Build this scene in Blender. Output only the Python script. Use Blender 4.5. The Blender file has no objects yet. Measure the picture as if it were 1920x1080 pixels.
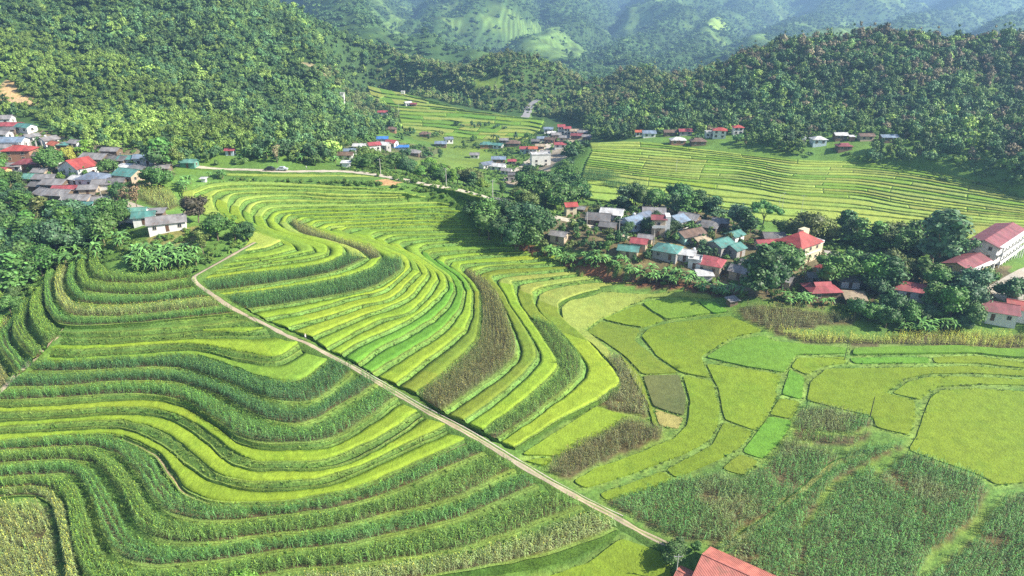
import bpy, math, random
import numpy as np
from mathutils import Vector, Matrix
from mathutils.geometry import delaunay_2d_cdt

# ------------------------------------------------------------------ camera, sky, sun, exposure
scene = bpy.context.scene
col = scene.collection
R = math.radians
CAM_H, PITCH, F = 85.0, R(23.7), 1297.0
HAZE = 0.00024
cam_d = bpy.data.cameras.new('camera')
cam = bpy.data.objects.new('camera', cam_d); col.objects.link(cam)
cam.location = (0, 0, CAM_H); cam.rotation_euler = (R(90) - PITCH, 0, 0)
cam_d.sensor_width = 36.0; cam_d.lens = 36.0 * F / 1920.0
cam_d.clip_start = 1.0; cam_d.clip_end = 16000.0
scene.camera = cam
SUN_EL, SUN_AZ = R(37), R(-14)          # azimuth measured from +X towards +Y
world = bpy.data.worlds.new('World'); scene.world = world; world.use_nodes = True
wn = world.node_tree.nodes; wl = world.node_tree.links
sky = wn.new('ShaderNodeTexSky'); sky.sky_type = 'NISHITA'; sky.sun_disc = False
sky.sun_elevation = SUN_EL; sky.sun_rotation = R(90) - SUN_AZ; sky.air_density = 1.0
bg = wn['Background']; bg.inputs[1].default_value = 0.09
wl.new(sky.outputs[0], bg.inputs[0])
sun_d = bpy.data.lights.new('sun', 'SUN'); sun_d.energy = 5.0; sun_d.angle = R(0.5); sun_d.color = (1.0, 0.93, 0.80)
sun = bpy.data.objects.new('sun', sun_d); col.objects.link(sun)
sdir = Vector((math.cos(SUN_EL) * math.cos(SUN_AZ), math.cos(SUN_EL) * math.sin(SUN_AZ), math.sin(SUN_EL)))
sun.rotation_euler = (-sdir).to_track_quat('-Z', 'Y').to_euler()
scene.view_settings.view_transform = 'Standard'; scene.view_settings.look = 'None'
scene.view_settings.exposure = 1.02; scene.view_settings.gamma = 1.0; scene.view_settings.use_curve_mapping = False
cy = scene.cycles
cy.max_bounces = 4; cy.diffuse_bounces = 2; cy.glossy_bounces = 1; cy.transmission_bounces = 2
cy.transparent_max_bounces = 4; cy.volume_bounces = 0; cy.caustics_reflective = False; cy.caustics_refractive = False
cy.use_denoising = False
rng = np.random.default_rng(7); random.seed(7)

# ------------------------------------------------------------------ numeric helpers
def _h(ix, iy, s):
    n = (ix.astype(np.int64) * 374761393 + iy.astype(np.int64) * 668265263 + s * 2147483647) & 0xffffffff
    n = ((n ^ (n >> 13)) * 1274126177) & 0xffffffff
    n = (n ^ (n >> 16)) & 0xffffffff
    return n / 4294967295.0
def vn(x, y, s=0):
    x = np.asarray(x, float); y = np.asarray(y, float)
    ix = np.floor(x); iy = np.floor(y); fx = x - ix; fy = y - iy
    fx = fx * fx * (3 - 2 * fx); fy = fy * fy * (3 - 2 * fy)
    a = _h(ix, iy, s); b = _h(ix + 1, iy, s); c = _h(ix, iy + 1, s); d = _h(ix + 1, iy + 1, s)
    return (a + (b - a) * fx) * (1 - fy) + (c + (d - c) * fx) * fy - 0.5
def fbm(x, y, s=0, o=4):
    t = 0; a = 1.0
    for k in range(o):
        t = t + a * vn(x * 2 ** k, y * 2 ** k, s + k * 17); a *= 0.5
    return t
def sstep(a, b, x):
    t = np.clip((x - a) / (b - a), 0, 1); return t * t * (3 - 2 * t)
def px_dir(px, py):
    px = np.asarray(px, float); py = np.asarray(py, float)
    u = (px - 960) / F; v = (540 - py) / F
    # camera axes: right=+X, forward=(0,cos,-sin), up=(0,sin,cos)
    dx = u; dy = math.cos(PITCH) + v * math.sin(PITCH); dz = -math.sin(PITCH) + v * math.cos(PITCH)
    return dx, dy, dz
def on_z(px, py, z):
    dx, dy, dz = px_dir(px, py); t = (z - CAM_H) / dz
    return dx * t, dy * t
def at_D(px, py, D):
    dx, dy, dz = px_dir(px, py); t = D / dy
    return dx * t, D + 0 * t, CAM_H + dz * t
def inpoly(X, Y, P):
    P = np.asarray(P); r = np.zeros(X.shape, bool); n = len(P)
    for i in range(n):
        x1, y1 = P[i]; x2, y2 = P[(i + 1) % n]
        if y1 == y2: continue
        c = ((y1 > Y) != (y2 > Y)) & (X < (x2 - x1) * (Y - y1) / (y2 - y1) + x1)
        r ^= c
    return r
def smooth_curve(P, n):
    """Catmull-Rom through P (k,2), resampled to n points at even arc length"""
    P = np.asarray(P, float)
    if len(P) == 2:
        t = np.linspace(0, 1, n)[:, None]; return P[0] * (1 - t) + P[1] * t
    Q = np.vstack([2 * P[0] - P[1], P, 2 * P[-1] - P[-2]]); out = []
    for i in range(1, len(Q) - 2):
        t = np.linspace(0, 1, 13)[:-1][:, None]
        p0, p1, p2, p3 = Q[i - 1], Q[i], Q[i + 1], Q[i + 2]
        out.append(0.5 * ((2 * p1) + (-p0 + p2) * t + (2 * p0 - 5 * p1 + 4 * p2 - p3) * t ** 2 + (-p0 + 3 * p1 - 3 * p2 + p3) * t ** 3))
    out = np.vstack(out + [P[-1:]])
    d = np.r_[0, np.cumsum(np.hypot(*np.diff(out, axis=0).T))]
    s = np.linspace(0, d[-1], n)
    return np.c_[np.interp(s, d, out[:, 0]), np.interp(s, d, out[:, 1])]

# ------------------------------------------------------------------ traced terrace lines (pixels of the 1920 frame -> world by height)
# central nose + upper terraces: (segment from path to the tip, tip to hollow, hollow to village), height
T = [
 ([(400,405),(375,400),(345,385)], [(345,385),(338,372),(335,360)], [(335,360),(395,342),(480,339),(570,344),(665,352)]),
 ([(455,425),(420,410),(385,395)], [(385,395),(370,385),(364,366)], [(364,366),(400,354),(452,350),(545,351),(670,356),(740,357)]),
 ([(468,452),(470,440),(440,420)], [(440,420),(405,396),(398,370)], [(398,370),(415,361),(445,359),(545,357),(670,362),(765,365)]),
 ([(450,476),(500,468),(530,455)], [(530,455),(490,443),(462,425),(430,402),(427,385)], [(427,385),(435,370),(452,366),(545,364),(645,370),(782,368)]),
 ([(422,491),(495,485),(555,470)], [(555,470),(540,456),(480,435),(455,410),(450,392)], [(450,392),(460,380),(482,374),(545,370),(645,376),(800,371)]),
 ([(402,504),(470,497),(545,482),(589,472)], [(589,472),(580,462),(530,445),(480,425),(468,405)], [(468,405),(476,390),(495,382),(570,381),(670,382),(800,375)]),
 ([(382,515),(445,508),(520,496),(582,487),(615,478)], [(615,478),(610,463),(560,448),(510,432),(492,410)], [(492,410),(500,398),(520,392),(595,390),(695,389),(800,384),(845,387)]),
 ([(377,527),(457,517),(545,507),(607,497),(645,480)], [(645,480),(640,465),(600,450),(545,437),(515,420)], [(515,420),(518,408),(535,402),(595,397),(695,396),(800,392),(862,392)]),
 ([(395,550),(470,542),(545,530),(632,512),(692,487)], [(692,487),(660,468),(620,455),(565,440),(538,420)], [(538,420),(545,408),(570,405),(695,401),(800,397),(862,401)]),
 ([(415,557),(520,545),(620,527),(695,507),(718,486)], [(718,486),(695,470),(640,455),(590,435),(560,420)], [(560,420),(575,412),(595,411),(695,409),(800,404),(865,407)]),
 ([(470,585),(575,567),(700,543),(755,510),(757,490)], [(757,490),(720,472),(670,455),(620,440),(584,427)], [(584,427),(595,419),(620,417),(695,415),(800,410),(867,414)]),
 ([(497,600),(575,585),(650,565),(725,545),(772,504)], [(772,504),(762,486),(710,462),(650,445),(610,432)], [(610,432),(620,427),(650,424),(695,422),(800,417),(872,419)]),
 ([(540,617),(600,600),(675,577),(737,560),(789,513)], [(789,513),(775,492),(730,466),(680,448),(640,436)], [(640,436),(655,430),(700,428),(800,424),(880,425)]),
 ([(587,635),(650,607),(725,580),(775,555),(805,517)], [(805,517),(795,500),(750,470),(710,455),(697,445)], [(697,445),(705,440),(720,437),(800,435),(900,434)]),
 ([(612,655),(662,627),(712,605),(770,587),(807,552),(821,527)], [(821,527),(810,508),(765,478),(735,465),(722,455)], [(722,455),(735,448),(757,445),(800,444),(912,441)]),
 ([(640,667),(675,645),(742,617),(795,585),(835,547),(838,527)], [(838,527),(825,512),(785,485),(760,472),(750,462)], [(750,462),(757,456),(775,454),(800,451),(920,448)]),
 ([(670,685),(712,657),(762,630),(825,590),(850,557),(852,535)], [(852,535),(840,518),(805,492),(790,478),(785,469)], [(785,469),(795,462),(810,460),(860,457),(930,455)]),
 ([(697,702),(750,670),(825,622),(862,582),(870,547)], [(870,547),(855,523),(825,500),(810,488),(805,480)], [(805,480),(810,476),(820,475),(880,471),(980,468)]),
 ([(742,722),(800,677),(862,632),(877,615),(885,575),(884,545)], [(884,545),(866,520),(845,506),(838,502),(835,497)], [(835,497),(836,490),(842,488),(892,482),(992,477)]),
 ([(782,740),(825,705),(880,655),(897,635),(900,590),(899,550)], [(899,550),(885,530),(872,517),(868,511),(865,507)], [(865,507),(866,500),(875,497),(930,494),(1030,487),(1070,482)]),
 ([(832,775),(920,715),(962,680),(970,660),(967,642),(940,567)], [(940,567),(915,537),(900,525),(893,520),(890,516)], [(890,516),(892,511),(900,509),(930,502),(1055,497)]),
 ([(870,792),(950,732),(1000,682),(1005,665),(1002,650),(960,580)], [(960,580),(938,548),(930,535),(927,530),(925,527)], [(925,527),(925,522),(930,520),(955,516),(1067,507)]),
 ([(907,810),(997,740),(1040,700),(1045,682),(1030,655),(990,594)], [(990,594),(972,568),(965,552),(963,546),(962,540)], [(962,540),(961,534),(966,531),(1005,526),(1090,516)]),
 ([(935,827),(1020,765),(1082,715),(1092,700),(1087,672),(1040,617)], [(1040,617),(1015,590),(1003,572),(1001,565),(1000,560)], [(1000,560),(999,552),(1003,550),(1030,539),(1155,520)]),
 ([(967,845),(1040,795),(1117,755),(1142,737),(1160,712),(1105,647)], [(1105,647),(1070,615),(1056,600),(1051,590),(1050,583)], [(1050,583),(1050,572),(1067,562),(1130,546),(1255,546),(1335,552)]),
]
TZ = [13.8 - 0.82 * i for i in range(len(T))]
SEGN = (150, 50, 190)
def wl_curve(pts, z, n):
    x, y = on_z([p[0] for p in pts], [p[1] for p in pts], z)
    P = smooth_curve(np.c_[x, y], n)
    w = np.clip(np.hypot(P[:, 0], P[:, 1]) / 150, .8, 1.6)
    P = P + np.c_[vn(P[:, 0] / 3.2, P[:, 1] / 3.2, 61) * .45 + vn(P[:, 0] / 11, P[:, 1] / 11, 62) * .8, vn(P[:, 0] / 3.2, P[:, 1] / 3.2, 63) * .45 + vn(P[:, 0] / 11, P[:, 1] / 11, 64) * .8]
    return P
def t_line(i):
    a = [wl_curve(s, TZ[i], n) for s, n in zip(T[i], SEGN)]
    return np.vstack([a[0][:-1], a[1][:-1], a[2]])
TL = [t_line(i) for i in range(len(T))]

# south-west block, from the left footpath / picture edge to the main path
S = [
 (6.0, [(127,612),(150,610),(250,607),(350,600),(420,592),(470,592)]),            # top of grass
 (5.0, [(112,628),(200,627),(300,620),(400,612),(452,603),(492,612)]),
 (4.2, [(103,636),(200,637),(300,631),(387,626),(452,626),(505,619)]),             # F1 low edge
 (3.2, [(97,647),(200,647),(300,640),(400,635),(475,633),(535,631)]),
 (2.8, [(82,657),(175,657),(300,647),(375,649),(450,661),(520,671),(562,648)]),   # F2 low
 (1.4, [(72,670),(175,671),(300,661),(375,661),(440,676),(520,684),(575,655)]),
 (1.0, [(57,679),(150,680),(250,672),(362,670),(450,693),(487,708),(560,716),(618,677)]),  # F3 low
 (0.2, [(37,701),(175,700),(250,694),(325,694),(425,720),(480,742),(535,757),(590,755),(637,722),(662,698)]),
 (-0.6, [(15,732),(125,729),(212,720),(300,719),(400,740),(475,777),(525,797),(575,797),(637,765),(708,724)]),
 (-1.4, [(-20,757),(100,752),(200,746),(275,745),(350,757),(400,790),(450,822),(487,834),(550,836),(625,826),(690,788),(745,750)]),
 (-2.2, [(-20,767),(100,762),(200,755),(275,752),(337,762),(400,797),(445,829),(482,841),(550,844),(625,835),(690,796),(750,758)]),   # A1
 (-2.6, [(-20,777),(125,772),(225,767),(287,769),(325,779),(370,800),(410,827),(450,855),(482,866),(550,869),(600,865),(650,849),(732,810),(787,775)]), # B1
 (-3.6, [(-20,794),(125,786),(212,780),(287,781),(337,797),(387,832),(425,864),(462,880),(550,885),(600,882),(650,870),(735,827),(795,786)]),
 (-4.0, [(-20,806),(125,795),(212,792),(275,802),(320,820),(362,855),(410,891),(437,899),(500,906),(575,902),(625,890),(687,871),(750,842),(838,800)]),
 (-5.0, [(-20,817),(125,810),(200,806),(250,812),(295,830),(350,872),(400,903),(462,919),(512,922),(575,917),(625,907),(712,871),(775,843),(850,808)]),
 (-5.4, [(-20,832),(100,821),(187,817),(237,824),(295,849),(325,885),(360,926),(410,941),(500,944),(575,936),(650,921),(700,905),(750,882),(825,850),(880,826)]),
 (-5.7, [(-20,838),(100,827),(187,821),(230,829),(285,853),(312,888),(350,930),(400,946),(500,951),(575,943),(650,928),(700,912),(750,889),(825,857),(890,831)]),
 (-6.4, [(-20,852),(100,844),(175,844),(220,857),(250,885),(275,922),(312,965),(350,979),(400,982),(475,978),(600,961),(675,945),(750,920),(825,887),(915,852)]),
 (-7.1, [(-20,877),(75,869),(150,869),(187,880),(225,927),(262,992),(312,1020),(375,1025),(500,1009),(600,996),(700,976),(800,955),(875,930),(968,885)]),
 (-7.9, [(-20,902),(75,897),(140,897),(165,925),(195,1010),(230,1050),(300,1068),(400,1060),(487,1043),(600,1030),(700,1017),(800,995),(900,962),(1010,915)]),
 (-8.7, [(-20,922),(60,918),(100,925),(125,945),(134,985),(145,1050),(190,1105),(300,1120),(420,1100),(550,1075),(650,1066),(760,1053),(880,1030),(1000,990),(1090,955)]),
 (-9.6, [(-20,940),(50,936),(90,945),(108,975),(116,1010),(126,1060),(150,1150),(350,1180),(520,1140),(700,1105),(820,1083),(920,1067),(1025,1048),(1100,1022),(1158,996)]),
]
SN = 330
SL = [wl_curve(p, z, SN) for z, p in S]
# corn terraces below the banana knoll
LCZ = [9.4, 8.8, 8.1, 7.4, 6.7, 6.0]
LC = [
 [(200,455),(190,475),(193,497),(215,512),(270,517),(355,508)],
 [(178,470),(168,492),(172,513),(195,530),(275,534),(358,524)],
 [(158,485),(148,510),(152,533),(175,550),(275,556),(368,541)],
 [(137,500),(128,530),(137,555),(165,572),(250,574),(392,560)],
 [(112,510),(103,545),(117,580),(150,596),(250,595),(415,578)],
 [(90,520),(84,560),(95,590),(127,613),(250,609),(440,590)],
]
LCL = [wl_curve(p, z, 150) for p, z in zip(LC, LCZ)]
# corn slope left of the footpath
LL = [
 (5.6, [(97,522),(88,550),(95,580),(105,600),(122,612)]),
 (4.0, [(66,570),(60,595),(66,618),(80,640),(92,650)]),
 (2.0, [(48,580),(26,615),(28,640),(45,662),(62,680)]),
 (0.2, [(36,600),(5,630),(-2,655),(15,685),(32,708)]),
 (-1.5, [(10,610),(-30,650),(-40,680),(-20,720),(-5,738)]),
 (-3.0, [(-40,610),(-80,660),(-90,700),(-60,740),(-30,760)]),
]
LLL = [wl_curve(p, z, 80) for z, p in LL]
# strip under the road
RD = [(13.6, [(420,325),(520,326),(600,327),(695,330),(780,346),(880,364),(905,372)]), (12.9, [(425,332),(520,334),(645,337),(715,338),(760,346),(830,357),(900,374)])]
RDL = [wl_curve(p, z, 120) for z, p in RD]
# far right field
Q = [
 (2.5, [(1105,268),(1200,266),(1300,278),(1400,290),(1500,300),(1600,303),(1720,315),(1850,345),(1960,372)], 5),
 (0.5, [(1110,285),(1250,295),(1400,308),(1480,322),(1600,325),(1700,335),(1850,360),(1960,381)], 5),
 (-1.5, [(1100,305),(1250,322),(1380,328),(1480,345),(1600,352),(1700,368),(1850,390),(1960,402)], 4),
 (-3.0, [(1095,320),(1250,337),(1400,352),(1480,366),(1600,374),(1700,392),(1850,408),(1960,416)], 3),
 (-3.8, [(1090,345),(1250,365),(1400,385),(1550,397),(1700,412),(1850,425),(1960,431)], 2),
 (-4.5, [(1085,372),(1250,392),(1400,412),(1550,430),(1700,446),(1850,460),(1960,462)], 0),
]
def subdiv_family(rows, n):
    L, Z = [], []
    C = [wl_curve(p, z, n) for z, p, k in rows]
    for i in range(len(rows) - 1):
        k = rows[i][2]
        for j in range(k):
            t = j / k
            P = C[i] * (1 - t) + C[i + 1] * t
            Z.append(rows[i][0] * (1 - t) + rows[i + 1][0] * t)
            if j:   # wiggle the inner lines
                s = np.linspace(0, 1, n)
                w = np.hypot(*(C[i + 1] - C[i]).T) / k * 0.55
                P = P + (C[i + 1] - C[i]) / np.maximum(np.hypot(*(C[i + 1] - C[i]).T), .01)[:, None] * (w * vn(s * 9, s * 0 + i * 7 + j, 5))[:, None]
            L.append(P)
    L.append(C[-1]); Z.append(rows[-1][0]); return L, Z
QL, QZ = subdiv_family(Q, 260)
# terraces in the second valley
V = [
 (-6.0, [(688,160),(715,166),(760,176),(800,188)], 3),
 (-8.5, [(700,190),(740,196),(800,200),(870,207)], 2),
 (-10.5, [(745,208),(790,211),(860,213),(950,220),(1020,226)], 3),
 (-13.5, [(752,230),(810,233),(900,240),(980,243),(1010,248)], 3),
 (-15.5, [(760,250),(825,255),(900,262),(960,262),(985,262)], 0),
]
VL, VZ = subdiv_family(V, 120)

# ------------------------------------------------------------------ terrain height
ctrl = []
for L, Z in ((TL, TZ), (SL, [s[0] for s in S]), (LCL, LCZ), (LLL, [s[0] for s in LL]), (QL, QZ), (VL, VZ), (RDL, [13.6, 12.9])):
    for P, z in zip(L[::2], Z[::2]):
        for q in P[:: max(1, len(P) // 7)]: ctrl.append((q[0], q[1], z))
CP = [(430,316,14),(520,320,14.2),(600,321,14.2),(700,326,14),(780,341,12.5),(870,358,10),(950,388,7),(1060,412,4.5),(1180,446,2.6),(1000,440,4.5),
 (1100,480,1.5),(1150,500,.5),(1240,500,1.2),(1300,520,0),(1200,515,-2.2),(1120,505,-1.3),(1350,552,-3),(1400,540,-1),(1500,560,-1.6),(1600,520,-.5),(1700,560,-1.4),(1800,530,0),(1900,590,-1.5),(1600,470,.8),
 (1150,410,3),(1300,420,2),(1250,390,1.5),(1400,440,1),(1500,470,.5),(1700,480,0),(1840,470,1),(1440,640,-5.2),(1600,600,-3.4),(1300,590,-5.6),(1250,640,-6.3),(1500,640,-5.6),(1700,640,-5.8),(1900,640,-6),
 (1300,700,-7.2),(1450,700,-6.6),(1450,760,-7.6),(1600,680,-6.8),(1800,680,-7),(1600,740,-7.8),(1800,720,-7.8),(1700,800,-8.6),(1850,820,-9),(1200,740,-7.6),(1250,800,-8.4),(1150,780,-8),(1350,860,-8.6),(1100,840,-8.2),(1180,880,-8.9),
 (1150,925,-9.3),(1250,960,-10),(1400,950,-9.8),(1550,900,-9.6),(1700,950,-10),(1850,950,-10.4),(1300,1060,-11),(1600,1060,-10.6),(1850,1060,-11.2),(1400,1120,-11.6),(1100,975,-8.6),(1180,1012,-10),(1250,1028,-10.6),
 (1100,1065,-12.6),(1200,1060,-12.8),(1000,1110,-12.8),(1240,1080,-12.8),(930,1140,-12.8),(1050,940,-7.7),
 (60,970,-10.4),(60,1040,-11.2),(-50,1000,-11),(110,1120,-11.8),
 (475,457,12.6),(440,478,12.2),(400,497,11.6),(365,523,9.8),(320,440,14.6),(300,500,10.4),(250,470,12),(210,440,12.4),(420,420,13.6),(350,400,15),(330,385,14.6),
 (40,560,1.5),(0,600,-1),(30,520,3),(0,470,3.4),(60,450,6),(120,480,7.5),(150,440,9.5),(60,400,9),(0,400,7),(-150,450,2),(-150,700,-6),(-250,600,-4),
 (100,300,16),(250,320,15.5),(100,370,12),(200,350,14.5),(0,330,14),(150,400,11),(0,260,19),(60,240,21),(200,270,20),(300,280,18),(400,290,17.5),(350,320,15),(400,330,13.6),(500,300,17),(600,300,14),
 (700,270,-1),(650,290,6),(750,300,-2),(700,305,5),(620,250,6),(680,230,-3),(900,275,-15),(850,290,-15),(950,310,-15),(1010,300,-15),(970,335,-12),(1050,240,-16),(850,320,-8),(800,300,-8),(830,340,2),(920,355,0),(1000,370,-2),(1050,350,-8),(1080,300,-10),
 (720,180,-6),(700,150,-2),(900,205,-14),(980,225,-16),(1100,235,-14),(1090,262,-8),
 (1500,262,9),(1400,255,7),(1300,250,5),(1200,248,1),(1620,280,8),(1700,290,9),(1800,298,9),(1900,322,9),(2000,340,9),(1150,380,-5),(1100,400,-3),(1500,440,-4),(1750,470,-3.6),(1950,490,-3),(2100,600,-2),(2100,800,-8),(2100,1100,-12),(2200,420,2),
 (960,1300,-14),(1500,1300,-13),(300,1300,-13.5),(2000,1300,-13),(-100,1300,-13),(960,1800,-14)]
for px, py, z in CP:
    x, y = on_z(px, py, z); ctrl.append((float(x), float(y), z))
ctrl += [(-500, 300, 20), (-500, 100, -5), (-300, 60, -12), (300, 60, -13), (500, 200, -5), (600, 400, 8), (-500, 500, 40), (0, -50, -14), (400, 640, 10), (0, 700, -18), (-300, 600, 10), (150, 660, -14)]
ctrl = np.array(ctrl)
CC = 14.0
def _phi(d2): return np.sqrt(d2 + CC * CC)
_n = len(ctrl)
_A = _phi(((ctrl[:, None, :2] - ctrl[None, :, :2]) ** 2).sum(-1)) + np.eye(_n) * -0.9
_M = np.block([[_A, np.ones((_n, 1))], [np.ones((1, _n)), np.zeros((1, 1))]])
_W = np.linalg.solve(_M, np.r_[ctrl[:, 2], 0])
def rbf(x, y):
    x = np.asarray(x, float); sh = x.shape; x = x.ravel(); y = np.asarray(y, float).ravel(); o = np.empty(len(x))
    for k in range(0, len(x), 20000):
        d = _phi((x[k:k + 20000, None] - ctrl[:, 0]) ** 2 + (y[k:k + 20000, None] - ctrl[:, 1]) ** 2)
        o[k:k + 20000] = d @ _W[:-1] + _W[-1]
    return o.reshape(sh)
# ridges: list of (px,py,distance), slope, wobble
RIDGES = [
 ([(1180,205,520),(1240,165,535),(1300,135,545),(1380,108,545),(1440,92,540),(1560,64,535),(1650,47,530),(1760,64,530),(1920,58,520),(2150,60,500),(2400,60,480)], .36, 9),
 ([(800,182,640),(850,134,670),(900,110,690),(950,102,690),(1005,114,690),(1045,150,680),(1062,180,660)], .50, 7),
 ([(1085,182,640),(1130,138,660),(1190,120,660),(1240,135,640),(1290,160,600)], .46, 7),
 ([(-300,-90,600),(0,-75,620),(300,-70,640),(400,-40,660),(470,12,680),(530,50,690),(610,92,700),(690,125,700),(780,158,700),(830,180,690)], .38, 14),
 ([(-300,40,450),(-60,55,455),(100,84,450),(180,100,450),(250,128,440),(350,180,430),(430,225,415)], .34, 5),
 ([(300,-10,640),(420,60,560),(470,110,520),(520,170,470),(560,230,420)], .42, 7),
 ([(540,60,690),(590,125,600),(620,180,540),(635,225,500)], .42, 6),
 ([(1650,47,530),(1700,130,470),(1790,195,450),(1850,230,430)], .42, 6),
 ([(1440,92,540),(1430,160,490),(1400,220,440)], .42, 6),
 # far mountains
 ([(-600,-260,2300),(300,-230,2300),(700,-180,2200),(1100,-150,2400),(1500,-100,2500),(1900,-40,2600),(2500,-60,2600)], .45, 60),
 ([(640,-140,1900),(680,-40,1500),(730,20,1250),(790,80,1080),(830,120,960)], .72, 26),
 ([(880,-150,1900),(900,-60,1500),(850,0,1250),(880,70,1100),(920,118,950)], .72, 26),
 ([(1040,-120,2000),(1060,-20,1500),(1010,40,1250),(1080,60,1150),(1110,100,1020),(1130,130,950)], .72, 24),
 ([(1280,-100,2100),(1290,-30,1700),(1250,30,1350),(1200,80,1150),(1240,110,980)], .72, 26),
 ([(1420,-60,2100),(1380,10,1700),(1340,36,1350),(1330,80,1150),(1300,125,960)], .72, 24),
 ([(1620,-60,2100),(1560,0,1650),(1480,40,1300),(1420,85,1020)], .72, 24),
 ([(1850,-50,2200),(1800,0,1750),(1700,24,1400),(1560,40,1100)], .72, 24),
 ([(2100,-20,1900),(1950,20,1500),(1850,40,1200)], .72, 24),
 ([(400,-200,1500),(560,-60,1150),(640,10,1000),(690,60,900)], .7, 20),
]
_RD = []
for pts, sl, wob in RIDGES:
    Dq = np.array([p[2] for p in pts], float); Dq = np.where(Dq > 850, 950 + (Dq - 850) * 2.4, Dq)
    x, y, z = at_D([p[0] for p in pts], [max(p[1], -75) if p[2] > 850 else p[1] for p in pts], Dq)
    z = np.where(Dq < 850, z - 6.5, z)      # room for the trees that stand on the crest
    _RD.append((np.c_[x, y, z], sl, wob))
def ridges(x, y):
    x = np.asarray(x, float); y = np.asarray(y, float)
    wx = x + 30 * fbm(x / 90, y / 90, 3, 3); wy = y + 30 * fbm(x / 90, y / 90, 9, 3)
    out = np.full(x.shape, -400.0)
    for k, (P, sl, wob) in enumerate(_RD):
        best = np.full(x.shape, -400.0)
        far = P[:, 1].mean() > 800
        qx, qy = (wx, wy) if not far else (x + 240 * fbm(x / 520, y / 520, 3, 5), y + 240 * fbm(x / 520, y / 520, 9, 5))
        qx = x + (qx - x) * (0.35 if not far else 0.8); qy = y + (qy - y) * (0.35 if not far else 0.8)
        for a, b in zip(P[:-1], P[1:]):
            d = b - a; L2 = d[0] ** 2 + d[1] ** 2
            t = np.clip(((qx - a[0]) * d[0] + (qy - a[1]) * d[1]) / L2, 0, 1)
            dist = np.hypot(qx - a[0] - t * d[0], qy - a[1] - t * d[1])
            rr = 14.0 if not far else 26.0
            zz = a[2] + t * d[2] - sl * (np.sqrt(dist ** 2 + rr * rr) - rr)
            best = np.maximum(best, zz)
        out = np.maximum(out, best)
    return out
VP = np.vstack([l[::24] for l in VL] + [l[::20] for l in QL[::4]])
def hz(x, y):
    x = np.asarray(x, float); y = np.asarray(y, float)
    D = np.hypot(x * 0.6, y)
    b = np.full(x.shape, -22.0)
    m = D < 820
    if m.any():
        b[m] = rbf(x[m], y[m])
    w = sstep(620, 800, D)
    b = b * (1 - w) + w * (-30 - 0.05 * np.maximum(D - 900, 0))
    r = ridges(x, y)
    if VP is not None:
        dv = np.full(x.shape, 1e9); mm = (y > 350) & (y < 760)
        if mm.any():
            xx, yy = x[mm], y[mm]; q = np.full(xx.shape, 1e9)
            for a, b_ in VP: q = np.minimum(q, (xx - a) ** 2 + (yy - b_) ** 2)
            dv[mm] = np.sqrt(q)
        r = r - 60 * (1 - sstep(12, 60, dv))
    # ridge terrain only where it tops the base, smooth union
    k = 6.0
    h = np.clip(0.5 + 0.5 * (r - b) / k, 0, 1)
    z = b * (1 - h) + r * h + k * h * (1 - h) * 0.5
    # erosion-like detail on the hills only
    hill = sstep(4, 30, r - b + 0 * b)
    s = np.clip(D / 600, .5, 5)
    fs = np.where(D > 900, 62, 38) * s
    z = z + hill * (fbm(x / fs, y / fs, 21, 4) * np.where(D > 900, 17, 9) * s)
    return z
# bilinear cache
class Grid:
    def __init__(s, x0, x1, y0, y1, st):
        s.x0, s.y0, s.st = x0, y0, st
        s.xs = np.arange(x0, x1 + st, st); s.ys = np.arange(y0, y1 + st, st)
        X, Y = np.meshgrid(s.xs, s.ys); s.Z = hz(X, Y)
    def __call__(s, x, y):
        fx = np.clip((np.asarray(x, float) - s.x0) / s.st, 0, len(s.xs) - 1.001); fy = np.clip((np.asarray(y, float) - s.y0) / s.st, 0, len(s.ys) - 1.001)
        ix = fx.astype(int); iy = fy.astype(int); fx = fx - ix; fy = fy - iy; Z = s.Z
        return (Z[iy, ix] * (1 - fx) + Z[iy, ix + 1] * fx) * (1 - fy) + (Z[iy + 1, ix] * (1 - fx) + Z[iy + 1, ix + 1] * fx) * fy
GN_ = Grid(-640, 640, -40, 860, 3.0)
GF_ = Grid(-5400, 5400, 700, 6800, 26.0)
def hf(x, y):
    x = np.asarray(x, float); y = np.asarray(y, float)
    inn = (np.abs(x) < 640) & (y < 855)
    return np.where(inn, GN_(x, y), GF_(x, y))
def gp(px, py):
    """pixel of the photograph -> point on the real ground"""
    px = np.atleast_1d(np.asarray(px, float)); py = np.atleast_1d(np.asarray(py, float))
    dx, dy, dz = px_dir(px, py)
    t = np.geomspace(60, 7500, 1000)[None, :]
    X = dx[:, None] * t; Y = dy[:, None] * t; Zr = CAM_H + dz[:, None] * t
    below = Zr <= hf(X, Y)
    k = np.argmax(below, axis=1); k = np.where(below.any(1), k, 999)
    i = np.arange(len(px)); a = t[0, np.maximum(k - 1, 0)]; b = t[0, k]
    for _ in range(12):
        m = (a + b) / 2; bb = CAM_H + dz * m <= hf(dx * m, dy * m)
        b = np.where(bb, m, b); a = np.where(bb, a, m)
    x, y = dx * b, dy * b
    return x, y, hf(x, y)
def gpoly(pts):
    x, y, z = gp([p[0] for p in pts], [p[1] for p in pts]); return np.c_[x, y]

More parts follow.
